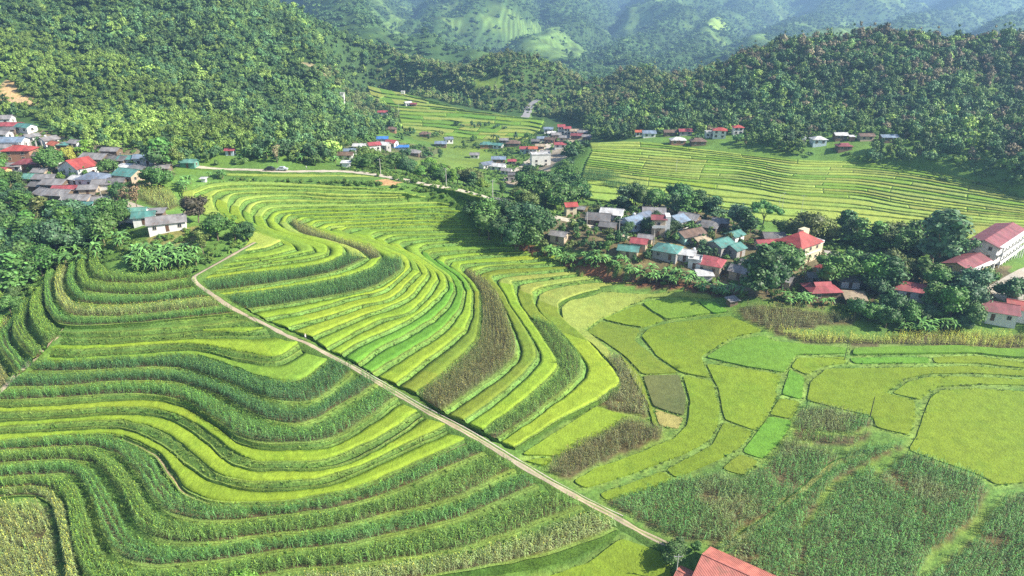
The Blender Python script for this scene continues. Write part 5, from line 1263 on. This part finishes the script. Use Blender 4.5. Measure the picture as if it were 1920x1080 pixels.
# ------------------------------------------------------------------ trees
M_TREE = mat_leaf('tree_leaves', src='obj', rough=.55); M_BARK = mat_plain('bark', (.16, .12, .085), .9, 3)
def leaf_cloud(mb, r, lobes, per, size, flat=.75, core=True, droop=0, ragged=(.72, 1.12)):
    """lobes: (x,y,z,radius). leaf-sized faces over every lobe"""
    for (lx, ly, lz, lr) in lobes:
        n = int(per * lr * lr)
        u = r.normal(size=(n, 3)); u /= np.linalg.norm(u, axis=1)[:, None]; u[:, 2] = np.where(u[:, 2] < -.45, -u[:, 2], u[:, 2])
        rad = lr * r.uniform(*ragged, (n, 1)); c = np.array([lx, ly, lz]) + u * rad * np.array([1, 1, flat])
        nn = u + r.normal(0, .45, (n, 3)); nn[:, 2] += .25; nn /= np.linalg.norm(nn, axis=1)[:, None]
        t = np.cross(nn, r.normal(size=(n, 3))); t /= np.linalg.norm(t, axis=1)[:, None]; b = np.cross(nn, t)
        s = size * r.uniform(.6, 1.3, (n, 1)); s2 = s * r.uniform(.5, .9, (n, 1))
        q = np.stack([c - t * s, c - b * s2 + nn * s * .15, c + t * s, c + b * s2 - nn * s * .15], 1).reshape(-1, 3)
        idx = np.arange(n * 4).reshape(-1, 4) + mb.n
        cc = np.repeat(r.uniform(.6, 1.4, (n, 1)) * (1 + r.normal(0, .06, (n, 3))), 4, 0)
        mb.V.append(q); mb.Fq.append(idx); mb.C.append(cc); mb.n += n * 4
        if core:
            th = np.linspace(0, 2 * math.pi, 9); ph = np.linspace(-1.2, 1.5, 5); TH, PH = np.meshgrid(th, ph); k = lr * .74
            mb.grid(lx + k * np.cos(PH) * np.cos(TH), ly + k * np.cos(PH) * np.sin(TH), lz + k * flat * np.sin(PH), (.7, .7, .7))
def crown_lobes(r, n, kind):
    L = []
    if kind == 'round':
        for i in range(n):
            a = r.random() * 6.28; q = r.uniform(0, .62); z = r.uniform(-.1, .75) * (1 - q * .5); L.append((q * math.cos(a), q * math.sin(a), .5 + z * .75, r.uniform(.26, .42)))
        L.append((0, 0, .62, .5))
    elif kind == 'tall':
        for i in range(n):
            z = r.uniform(0, 1.5); q = r.uniform(0, .42) * (1.1 - z * .5); a = r.random() * 6.28; L.append((q * math.cos(a), q * math.sin(a), .3 + z, r.uniform(.2, .34)))
    elif kind == 'spread':
        for i in range(n):
            a = r.random() * 6.28; q = math.sqrt(r.random()) * .95; L.append((q * math.cos(a), q * math.sin(a), .75 - q * .25 + r.normal(0, .06), r.uniform(.2, .32)))
    elif kind == 'thin':
        for i in range(n):
            a = r.random() * 6.28; q = r.uniform(0, .6); L.append((q * math.cos(a), q * math.sin(a), r.uniform(.3, 1.2), r.uniform(.14, .26)))
    return L
def trunk_bx(r, h, rad, limbs=5, spread=.55):
    b = BX(); b.cyl(0, 0, -.3, h * .55, rad, rad * .65, 7, dx=r.normal(0, .04), dy=r.normal(0, .04))
    for i in range(limbs):
        a = 6.28 * i / limbs + r.normal(0, .4); q = spread * r.uniform(.6, 1); b.cyl(0, 0, h * r.uniform(.3, .5), h * r.uniform(.75, 1.0), rad * .45, rad * .14, 5, dx=q * math.cos(a), dy=q * math.sin(a))
    return b
TREE_KINDS = []
def make_tree_kind(seed, kind, nl, per, size):
    r = np.random.default_rng(seed); mb = MB(); lob = crown_lobes(r, nl, kind); base = {'round': .08, 'tall': .05, 'spread': .45, 'thin': .2}[kind]
    lob = [(x, y, z + base, q) for x, y, z, q in lob]; top = max(z + q * .75 for x, y, z, q in lob)
    lob = [(x / top, y / top, z / top, q / top) for x, y, z, q in lob]
    leaf_cloud(mb, r, lob, per * top * top, size, core=(kind != 'thin'))
    cm = mb.mesh('crown', M_TREE); t = trunk_bx(r, .8, .028 if kind != 'thin' else .02, 6, .3)
    tm = bpy.data.meshes.new('trunk'); tm.from_pydata(t.v, [], t.f); tm.materials.append(M_BARK); tm.update()
    TREE_KINDS.append((kind, cm, tm))
for k, (kd, nl) in enumerate([('round', 13), ('round', 16), ('round', 11), ('tall', 15), ('tall', 18), ('spread', 16), ('thin', 13), ('round', 14)]): make_tree_kind(100 + k, kd, nl, 900, .035)
BY = {}
for i, (k, a, b) in enumerate(TREE_KINDS): BY.setdefault(k, []).append(i)
TG = {'dark': (.055, .125, .038), 'mid': (.09, .19, .042), 'bright': (.17, .31, .045), 'yellow': (.30, .34, .05), 'dry': (.27, .22, .11), 'maroon': (.10, .09, .055), 'blue': (.08, .165, .075), 'olive': (.13, .18, .045)}
tree_xy = []
def tree(px, py, h, kind, tint, label, group=None, name='tree', xyz=None):
    if xyz is None: x, y, z = [float(q[0]) for q in gp(px, py)]
    else: x, y, z = xyz
    i = random.choice(BY[kind]); _, cm, tm = TREE_KINDS[i]
    e = link(bpy.data.objects.new(name, None)); e.location = (x, y, z); e.rotation_euler = (0, 0, random.random() * 6.28)
    w = random.uniform(.85, 1.2) * (1.25 if kind == 'spread' else 1.0) * (1.3 if kind == 'tall' else 1.0); e.scale = (h * w, h * w, h); tag(e, label, 'tree', group)
    c = link(bpy.data.objects.new('crown', cm), e); tt = np.array(TG[tint]) * random.uniform(.75, 1.3) * (1 + rng.normal(0, .07, 3)); c['tint'] = [float(v) for v in tt]
    link(bpy.data.objects.new('trunk', tm), e); tree_xy.append((x, y))
M_BAN = mat_leaf('banana_leaves', src='obj', rough=.4); M_BSTEM = mat_plain('banana_stem', (.20, .20, .08), .8)
BANS = []
for s in range(4):
    r = np.random.default_rng(500 + s); mb = MB()
    for pl in range(3 if s % 2 else 2):
        ox, oy = (0, 0) if pl == 0 else r.uniform(-1, 1, 2); hh = 2.2 if pl == 0 else r.uniform(1.1, 1.8)
        for k in range(8):
            blade(mb, (ox, oy, hh), 6.28 * k / 8 + r.normal(0, .25), r.uniform(1.5, 2.1), .3, r.uniform(.7, 1.5), r.uniform(.8, 1.6), np.array((1, 1, 1)) * r.uniform(.6, 1.5), 5)
    cm = mb.mesh('leaves', M_BAN); t = BX(); t.cyl(0, 0, -.2, 2.25, .17, .1, 8); tm = bpy.data.meshes.new('stem'); tm.from_pydata(t.v, [], t.f); tm.materials.append(M_BSTEM); tm.update(); BANS.append((cm, tm))
def banana(x, y, z, s, label, group):
    cm, tm = random.choice(BANS); e = link(bpy.data.objects.new('banana_plant', None)); e.location = (x, y, z); e.rotation_euler = (0, 0, random.random() * 6.28); e.scale = (s, s, s * 1.05); tag(e, label, 'banana plant', group)
    c = link(bpy.data.objects.new('leaves', cm), e); tt = np.array((.13, .27, .07)) * random.uniform(.7, 1.35); c['tint'] = [float(v) for v in tt]; link(bpy.data.objects.new('stem', tm), e); tree_xy.append((x, y))
HXY = np.array(house_xy)
for a_, b_ in ((1699, 553), (1856, 592), (1547, 514), (262, 414), (153, 397), (181, 346)):
    q_ = gp(a_, b_); SPECIAL.append((float(q_[0][0]), float(q_[1][0]), 8))
def free(x, y, r=2.0, rt=2.2):
    for q_ in SPECIAL:
        dd_ = q_[2] if len(q_) > 2 else 20
        if abs(x - q_[0]) < (9 if dd_ == 20 else 6) and -dd_ < y - q_[1] < 6: return False
    if (np.hypot(HXY[:, 0] - x, HXY[:, 1] - y) < HXY[:, 2] * .5 + r).any(): return False
    # keep the camera-side of each house open
    dx = HXY[:, 0] - x; dy = HXY[:, 1] - y; m = (np.abs(dx) < HXY[:, 2] * .42) & (dy > 0) & (dy < r * 1.7 + HXY[:, 2] * .4)
    if m.any(): return False
    if np.min(np.hypot(PP[:, 0] - x, PP[:, 1] - y)) < 1.8: return False
    if tree_xy:
        t = np.array(tree_xy); 
        if (np.hypot(t[:, 0] - x, t[:, 1] - y) < rt).any(): return False
    return True
def zone(pts, n, fn, r=2.0, rt=2.4):
    P = gpoly(pts); mn, mx = P.min(0), P.max(0); k = 0; tries = 0
    while k < n and tries < n * 60:
        tries += 1; x = random.uniform(mn[0], mx[0]); y = random.uniform(mn[1], mx[1])
        if inpoly(np.array([x]), np.array([y]), P)[0] and free(x, y, r, rt):
            fn(x, y, float(hf(np.array([x]), np.array([y]))[0])); k += 1
    return k
small_trees = []
def tz(pts, n, h0, h1, kinds, tints, label, group, r=2.5, rt=3.0):
    if 'valley' in group or 'small trees' in group or 'garden' in group or 'above the bank' in group:
        def put(x, y, z):
            small_trees.append((x, y, z, random.uniform(h0, h1), TG[random.choice(tints)])); tree_xy.append((x, y))
        zone(pts, n, put, r, rt); return
    TW = {'dark': 'dark green', 'mid': 'green', 'bright': 'bright green', 'olive': 'olive', 'blue': 'bluish green', 'dry': 'brownish', 'yellow': 'yellowish'}
    bare = label
    for w_ in ('broad leafy ', 'dense ', 'dark bushy ', 'dark ', 'green ', 'low bushy ', 'low ', 'big ', 'small '):
        if bare.startswith(w_): bare = bare[len(w_):]; break
    def put(x, y, z):
        h = random.uniform(h0, h1); k = random.choice(kinds); ti = random.choice(tints)
        tree(0, 0, h, k, ti, ('tall' if h > h0 + .66 * (h1 - h0) else 'low' if h < h0 + .33 * (h1 - h0) else 'medium') + ' ' + {'round': 'round', 'tall': 'narrow', 'spread': 'spreading', 'thin': 'sparse'}[k] + ' ' + TW[ti] + ' ' + bare, group, xyz=(x, y, z))
    zone(pts, n, put, r, rt)
def bz(pts, n, s0, s1, label, group, rt=1.8):
    def put(x, y, z):
        s = random.uniform(s0, s1); banana(x, y, z, s, ('tall ' if s > s0 + .66 * (s1 - s0) else 'low ' if s < s0 + .33 * (s1 - s0) else 'medium ') + label, group)
    zone(pts, n, put, 1.0, rt)
W, M_, D_ = ['round', 'round', 'tall'], ['mid', 'dark', 'mid', 'olive', 'blue'], ['dark', 'dark', 'mid', 'blue']
# single trees one can point to
tree(371, 418, 9.5, 'round', 'maroon', 'round dark reddish tree beside the white shed on the knoll')
tree(1420, 556, 17, 'tall', 'dark', 'giant dark tree towering over the rice at the village edge'); tree(1438, 552, 11, 'round', 'dark', 'dark round tree leaning on the giant tree')
tree(1752, 512, 21, 'tall', 'blue', 'tallest blue-green tree between the cream house and school')
tree(1430, 420, 8.5, 'spread', 'mid', 'lone spreading tree at the edge of the far rice field'); tree(1190, 388, 11, 'round', 'dark', 'round dark tree standing above the white sheet roof')
tree(136, 305, 7, 'round', 'yellow', 'yellow-green round tree in the hillside village'); tree(163, 300, 8.5, 'tall', 'bright', 'bright green slender tree behind the long stilt house')
tree(103, 322, 10, 'round', 'mid', 'round green tree between the red roofs'); tree(308, 322, 14, 'tall', 'mid', 'tall tree beside the light blue-roofed house'); tree(296, 322, 12, 'round', 'dark', 'dark tree left of the tall one at the village end')
tree(322, 318, 10, 'round', 'olive', 'olive tree right of the tall tree at the village end')
tree(520, 306, 8, 'thin', 'dry', 'bare brownish tree beside the upper road above the cars')
tree(461, 1120, 5.5, 'round', 'bright', 'pale green bush at the bottom edge between corn rows', name='bush'); tree(1262, 1050, 4.2, 'round', 'mid', 'dark bush beside the footpath end near the salmon roof', name='bush'); tree(1303, 1036, 2.4, 'round', 'mid', 'low bush touching the salmon roof corner', name='bush')
tree(1842, 546, 8, 'round', 'bright', 'light green tree in front of the yellow school block'); tree(1888, 566, 8, 'round', 'dark', 'dark round tree in the school yard'); tree(1921, 562, 7, 'round', 'dark', 'dark round tree cut by the picture edge in the school yard')
tree(440, 452, 8, 'thin', 'mid', 'sparse tree with pale trunk at the top of the footpath'); tree(410, 452, 9, 'round', 'mid', 'leafy tree above the sparse pale-trunked one'); tree(463, 450, 6, 'round', 'dark', 'small dark tree where the footpath turns'); tree(384, 478, 8, 'thin', 'olive', 'thin olive tree above the banana grove')
tree(237, 392, 8, 'thin', 'dry', 'brownish thin tree beside the village lane, left one'); tree(258, 392, 8.5, 'thin', 'dry', 'brownish thin tree beside the village lane, right one'); tree(222, 378, 7, 'round', 'dark', 'dark round tree at the village lane bend')
tree(300, 356, 9, 'round', 'mid', 'green tree below the grey roof at the village end'); tree(286, 352, 8, 'round', 'dark', 'dark tree beside the terrace corner'); tree(206, 330, 7, 'round', 'mid', 'small tree behind the blue-grey hipped roof')
tree(38, 545, 12, 'tall', 'mid', 'tall vine-covered tree left of the corn slope')
tree(1176, 440, 5, 'round', 'dark', 'small dark tree in front of the pale blue house'); tree(1215, 440, 6.5, 'round', 'dark', 'dark tree beside the tall tube house'); tree(1262, 440, 5.5, 'round', 'dark', 'dark tree right of the tall tube house')
tz([(1095,415),(1180,432),(1260,455),(1330,490),(1400,520),(1400,470),(1340,440),(1270,425),(1180,405),(1110,400)], 40, 3.2, 6.5, ['round', 'round', 'tall'], D_ + ['mid', 'olive'], 'small tree between the roofs of the middle village', 'small trees in the middle village', .6, 2.0)
tz([(980,455),(1040,430),(1110,430),(1170,450),(1240,490),(1200,498),(1100,480),(1020,470)], 24, 3, 6, ['round'], D_ + ['mid', 'olive'], 'bushy tree on the slope between lane and bank', 'bushy trees above the bank', .6, 2.0)
tz([(60,285),(240,300),(280,340),(200,380),(100,370),(30,340)], 26, 3, 6, ['round', 'round', 'tall'], M_ + ['bright'], 'small garden tree between hillside village roofs', 'garden trees in the hillside village', .5, 2.0)
bz([(240,500),(262,478),(330,470),(372,478),(368,500),(300,512),(262,514)], 36, .9, 1.35, 'banana plant in the dense grove above the corn terraces', 'banana plants on the knoll')
bz([(60,500),(130,478),(200,458),(238,458),(226,480),(130,508),(90,512)], 18, 1.0, 1.6, 'banana plant under the big trees left of the knoll', 'banana plants under the woods')
bz([(1025,478),(1100,486),(1200,508),(1310,530),(1390,552),(1395,562),(1290,540),(1180,520),(1080,500),(1020,486)], 46, .8, 1.35, 'banana plant on the earth bank above the rice', 'banana plants on the bank')
bz([(1470,565),(1540,562),(1560,575),(1480,578)], 10, .8, 1.2, 'banana plant in front of the dark pink roof', 'banana plants by the dry corn')
bz([(1690,622),(1760,612),(1790,618),(1750,628)], 9, 1, 1.4, 'banana plant at the end of the yellow corn strip', 'banana plants by the yellow corn')
bz([(330,350),(350,340),(362,345),(345,362)], 8, .9, 1.3, 'banana plant below the hillside village houses', 'banana plants below the village'); bz([(385,330),(420,330),(420,338),(390,338)], 6, .9, 1.2, 'banana plant beside the green hut', 'banana plants by the upper road')
bz([(430,310),(600,312),(640,306),(640,300),(440,303)], 14, 1, 1.4, 'banana plant behind the upper road', 'banana plants behind the upper road')
tz([(-20,440),(60,420),(120,425),(200,425),(245,430),(236,460),(190,458),(110,482),(70,540),(-20,560)], 46, 7, 12, W, M_, 'broad leafy tree in the woods below the hillside village', 'trees in the woods below the village')
tz([(-20,360),(60,365),(75,380),(60,410),(-20,420)], 14, 6, 10, W, M_, 'tree beside the lower roofs of the hillside village', 'trees beside the lower village roofs')
tz([(-20,560),(30,555),(60,560),(30,600),(-20,640)], 9, 4, 6, ['round'], ['mid', 'bright'], 'low bushy tree beside the left corn slope', 'bushy trees by the left corn slope')
tz([(-10,270),(0,290),(20,330),(0,370),(-20,340)], 6, 6, 9, W, M_, 'tree between houses at the left picture edge', 'trees at the left village edge')
tz([(60,262),(90,280),(80,295),(70,285)], 4, 4, 6, ['round'], M_, 'small tree among the upper village houses', 'small trees in the upper village', 1.0)
tz([(640,304),(700,306),(800,320),(880,346),(960,374),(1000,386),(990,395),(900,364),(800,338),(700,322),(640,314)], 44, 5, 8.5, W, ['mid', 'mid', 'dark', 'bright', 'olive'], 'green tree on the slope just beyond the sloping road', 'trees along the sloping road', 2.0, 2.6)
tz([(880,425),(940,405),(1010,430),(1030,472),(970,470),(900,445)], 18, 7, 11, W, D_, 'dark tree in the clump at the end of the terraces', 'trees at the end of the terraces')
tz([(1010,480),(1100,485),(1200,506),(1310,528),(1390,550),(1300,540),(1180,516),(1080,496)], 18, 4, 7.5, ['round'], D_, 'dark bushy tree on the bank among banana plants', 'trees on the bank above the rice')
tz([(990,345),(1060,335),(1095,365),(1085,400),(1010,388),(985,365)], 22, 8, 12, W, ['mid', 'mid', 'dark'], 'big tree in the grove behind the roadside hut', 'trees in the grove beyond the road')
tz([(1062,285),(1100,272),(1100,320),(1065,330)], 12, 8, 12, W, ['mid', 'dark', 'blue'], 'tree at the edge between valley village and far rice', 'trees at the valley village edge')
tz([(1130,398),(1190,388),(1250,392),(1290,388),(1330,402),(1400,435),(1390,455),(1330,415),(1270,402),(1180,398)], 20, 7, 11, W, D_, 'dark tree in the belt behind the middle village', 'trees behind the middle village')
tz([(1440,452),(1560,458),(1650,478),(1720,500),(1800,505),(1790,475),(1700,462),(1600,452),(1480,442)], 30, 7, 12, W, ['mid', 'mid', 'dark', 'olive'], 'tree in the belt behind the cream house', 'trees behind the cream house')
tz([(1440,540),(1500,530),(1600,545),(1660,560),(1780,600),(1835,600),(1830,575),(1780,550),(1700,530),(1620,520),(1560,520),(1450,515)], 36, 7, 12, W, ['mid', 'dark', 'mid', 'olive', 'blue'], 'dense tree among the houses by the school', 'trees among the houses by the school', 1.5)
tz([(1590,590),(1700,590),(1830,608),(1840,618),(1700,622),(1620,608)], 14, 4, 8, ['round'], D_, 'dark bushy tree behind the yellow corn strip', 'bushy trees behind the yellow corn')
tz([(1850,605),(1990,620),(1990,628),(1850,615)], 6, 2.5, 4, ['round'], D_, 'low dark shrub below the school corner', 'shrubs at the right edge', 1)
tz([(640,265),(700,262),(690,300),(640,300)], 10, 5, 9, W, M_, 'tree beside the first roofs of the valley hamlet', 'trees beside the valley hamlet')
tz([(745,245),(830,255),(830,300),(760,300),(745,270)], 18, 5, 8, W, M_, 'tree between the valley hamlet and the brown stilt houses', 'trees in the valley hamlet')
tz([(860,262),(1010,255),(1010,300),(940,300),(870,282)], 16, 4, 7, ['round'], M_, 'round tree among the valley village houses', 'trees in the valley village', 2.0)
tz([(850,235),(960,237),(960,243),(850,242)], 10, 4, 6, ['round'], D_, 'dark tree on the terrace step above the valley village', 'trees on the valley terrace step')
print('trees', len(tree_xy))
# ------------------------------------------------------------------ forest
def crown_mesh(seed, kind, nl, per, size, name='forest_crown'):
    r = np.random.default_rng(seed); mb = MB(); leaf_cloud(mb, r, [(x, y, z, q) for x, y, z, q in crown_lobes(r, nl, kind)], per, size, ragged=(.55, 1.4)); return mb.mesh(name, M_FOREST)
FC = [crown_mesh(200, 'round', 8, 480, .10), crown_mesh(201, 'spread', 12, 480, .10), crown_mesh(202, 'tall', 9, 480, .09), crown_mesh(203, 'round', 5, 520, .11), crown_mesh(204, 'tall', 13, 480, .085), crown_mesh(205, 'thin', 12, 600, .085), crown_mesh(206, 'spread', 9, 480, .11)]
OPEN = gpoly([(-400,700),(-250,420),(-40,225),(60,222),(112,260),(180,284),(290,284),(330,308),(430,310),(600,312),(640,304),(645,268),(742,250),(745,206),(700,192),(688,158),(760,172),(800,184),(860,198),(960,212),(1040,218),(1090,230),(1110,266),(1200,262),(1300,265),(1400,274),(1480,288),(1560,300),(1700,304),(1800,322),(1930,362),(2300,420),(2300,1300),(-400,1300)])
def forest_pts(x0, x1, y0, y1, st, jit=.5):
    gx, gy = np.meshgrid(np.arange(x0, x1, st), np.arange(y0, y1, st)); gx = gx.ravel() + rng.uniform(-jit, jit, gx.size) * st; gy = gy.ravel() + rng.uniform(-jit, jit, gy.size) * st
    m = (np.abs(gx) < gy * .80 + 30) & (gy > 150); return gx[m], gy[m]
def ok_forest(x, y, rad):
    m = ~inpoly(x, y, OPEN)
    for P in clear_w:
        m &= ~inpoly(x, y, P)
    for hx, hy, hw in house_xy:
        m &= ~((np.abs(x - hx) < hw * .5 + rad) & (y - hy < hw * .4 + rad) & (y - hy > -hw * .4 - rad * 3.2))
    return m
fx, fy = forest_pts(-620, 620, 200, 840, 3.8); m = ok_forest(fx, fy, 3.0); fx, fy = fx[m], fy[m]
fz = hf(fx, fy)
n = len(fx); sc = 1.8 + 3.6 * rng.random(n) ** 2.0
SHR = gpoly([(-60,62),(60,72),(150,90),(260,135),(380,190),(470,245),(560,300),(440,300),(350,290),(200,270),(120,250),(60,215),(-60,210)])
sw = inpoly(fx + 18 * vn(fx / 20, fy / 20, 7), fy + 18 * vn(fx / 20, fy / 20, 8), SHR); sc = np.where(sw, rng.uniform(1.7, 3.6, n), sc)
t = np.empty((n, 3)); t[:] = (.11, .205, .055)
t[sw] = (.15, .25, .05)
k = rng.random(n) < .3; t[k & ~sw] = (.085, .19, .075)
mh = (fx > -140) & (fx < 200) & (fy > 520) & (rng.random(n) < .75); t[mh] = (.17, .225, .085); sc = np.where((fx > -140) & (fx < 200) & (fy > 520), sc * .8, sc)
rb = (fx > 60) & (rng.random(n) < .08 + .36 * sstep(15, 45, fz)); t[rb] = (.20, .185, .115)
lb = rng.random(n) < .12; t[lb] = (.20, .32, .07)
db = rng.random(n) < .2; t[db] = (.055, .125, .045)
t *= rng.uniform(.8, 1.45, (n, 1)) * (1 + .6 * fbm(fx / 30, fy / 30, 302, 3))[:, None] * np.array((1.06, 1, .95))
s3 = np.c_[sc * rng.uniform(.85, 1.2, n), sc * rng.uniform(.85, 1.2, n), sc * rng.uniform(.9, 1.5, n)]
o = scatter('forest', np.c_[fx, fy, fz - .2], rng.random(n) * 6.28, s3, t, FC, rng.integers(0, len(FC), n)); tag(o, 'dense mixed forest covering the nearer hills', 'forest', kind='stuff'); print('forest', n)
# far mountains
fx, fy = forest_pts(-4600, 4600, 860, 6300, 16.5); m = ~np.zeros(len(fx), bool)
cl = fbm(fx / 170, fy / 170, 91, 6); m &= ~((cl > .17) & (rng.random(len(fx)) < .72))
for P in clear_w: m &= ~(inpoly(fx, fy, P) & (rng.random(len(fx)) < .85))
fx, fy = fx[m], fy[m]; fz = hf(fx, fy); n = len(fx)
sc = 4.5 + 7.5 * rng.random(n) ** 1.6; t = np.empty((n, 3)); t[:] = (.085, .175, .06); k = rng.random(n) < .25; t[k] = (.14, .25, .07); t *= rng.uniform(.7, 1.35, (n, 1))
o = scatter('far_forest', np.c_[fx, fy, fz - 1], rng.random(n) * 6.28, np.c_[sc, sc, sc * rng.uniform(.5, .9, n)], t, FC, rng.integers(0, len(FC), n)); tag(o, 'hazy forest on the far mountains', 'forest', kind='stuff'); print('far forest', n)
# undergrowth: low scrub on banks and around the villages
UG = [([(720,350),(800,352),(880,372),(945,398),(960,440),(925,452),(880,395),(800,362)], .5), ([(430,336),(640,340),(712,342),(720,352),(640,348),(430,340)], .6), ([(0,400),(250,400),(260,480),(100,520),(60,560),(0,600)], .25),
      ([(1000,470),(1200,505),(1400,550),(1400,562),(1200,522),(1000,486)], .35), ([(640,300),(960,372),(1010,400),(900,380),(640,320)], .3), ([(1440,440),(1800,460),(1840,600),(1600,600),(1440,560)], .18),
      ([(240,440),(460,445),(470,470),(380,510),(250,515),(230,470)], .28), ([(1000,380),(1100,370),(1440,430),(1440,560),(1200,500),(1040,450)], .10), ([(1100,255),(1560,285),(1930,360),(1930,340),(1500,262),(1100,240)], .25),
      ([(1140,900),(1400,880),(1560,1000),(1300,1050),(1200,990)], .0), ([(0,225),(330,300),(330,350),(200,400),(0,400)], .08), ([(640,250),(1060,240),(1000,340),(640,300)], .12)]
ux, uy, uz, ut = [], [], [], []
for pts, den in UG:
    P = gpoly(pts); mn, mx = P.min(0), P.max(0); k = int((mx[0] - mn[0]) * (mx[1] - mn[1]) * den)
    x = rng.uniform(mn[0], mx[0], k); y = rng.uniform(mn[1], mx[1], k); m = inpoly(x, y, P)
    for P2 in (clear_w[1], clear_w[2]): m &= ~inpoly(x, y, P2)
    for hx, hy, hw in house_xy: m &= ~((np.abs(x - hx) < hw * .55) & (np.abs(y - hy) < hw * .55))
    m &= np.array([np.min(np.hypot(PP[:, 0] - a, PP[:, 1] - b)) > 1.6 for a, b in zip(x, y)]) if len(x) else m
    ux.append(x[m]); uy.append(y[m])
ST = np.array([q[:4] for q in small_trees]); n = len(ST); t = np.array([q[4] for q in small_trees]) * rng.uniform(.75, 1.3, (n, 1)); s_ = ST[:, 3] * .62
o = scatter('small_trees', ST[:, :3], rng.random(n) * 6.28, np.c_[s_ * .75, s_ * .75, s_ * .95], t, FC, rng.integers(0, len(FC), n)); tag(o, 'small leafy trees crowded between the village houses', 'trees', kind='stuff')
ux = np.concatenate(ux); uy = np.concatenate(uy); uz = hf(ux, uy); n = len(ux); print('undergrowth', n)
t = np.empty((n, 3)); t[:] = (.10, .20, .04); k = rng.random(n) < .3; t[k] = (.17, .27, .05); t *= rng.uniform(.6, 1.4, (n, 1))
o = scatter('undergrowth', np.c_[ux, uy, uz - .2], rng.random(n) * 6.28, rng.uniform(.5, 1.4, n), t, FC[:2] + [FC[3]], rng.integers(0, 3, n)); tag(o, 'low scrub and bushes on banks and between houses', 'undergrowth', kind='stuff')
# ------------------------------------------------------------------ haze
HTOP = max(float(Z.max()) + 30, 120); print('haze top', HTOP, 'ground low', float(Z.min()))
b = BX(); b.box(-5500, 5500, -80, 6900, -800, HTOP)
m = bpy.data.materials.new('haze_air'); m.use_nodes = True; nt = m.node_tree; nt.nodes.clear()
pv = nt.nodes.new('ShaderNodeVolumePrincipled'); om = nt.nodes.new('ShaderNodeOutputMaterial'); nt.links.new(pv.outputs[0], om.inputs['Volume'])
pv.inputs['Color'].default_value = (.38, .64, 1.0, 1); pv.inputs['Density'].default_value = HAZE; pv.inputs['Anisotropy'].default_value = 0.2
hz_o = b.obj('haze', m); tag(hz_o, kind='stuff'); hz_o['label'] = 'thin bluish haze filling the valley air'
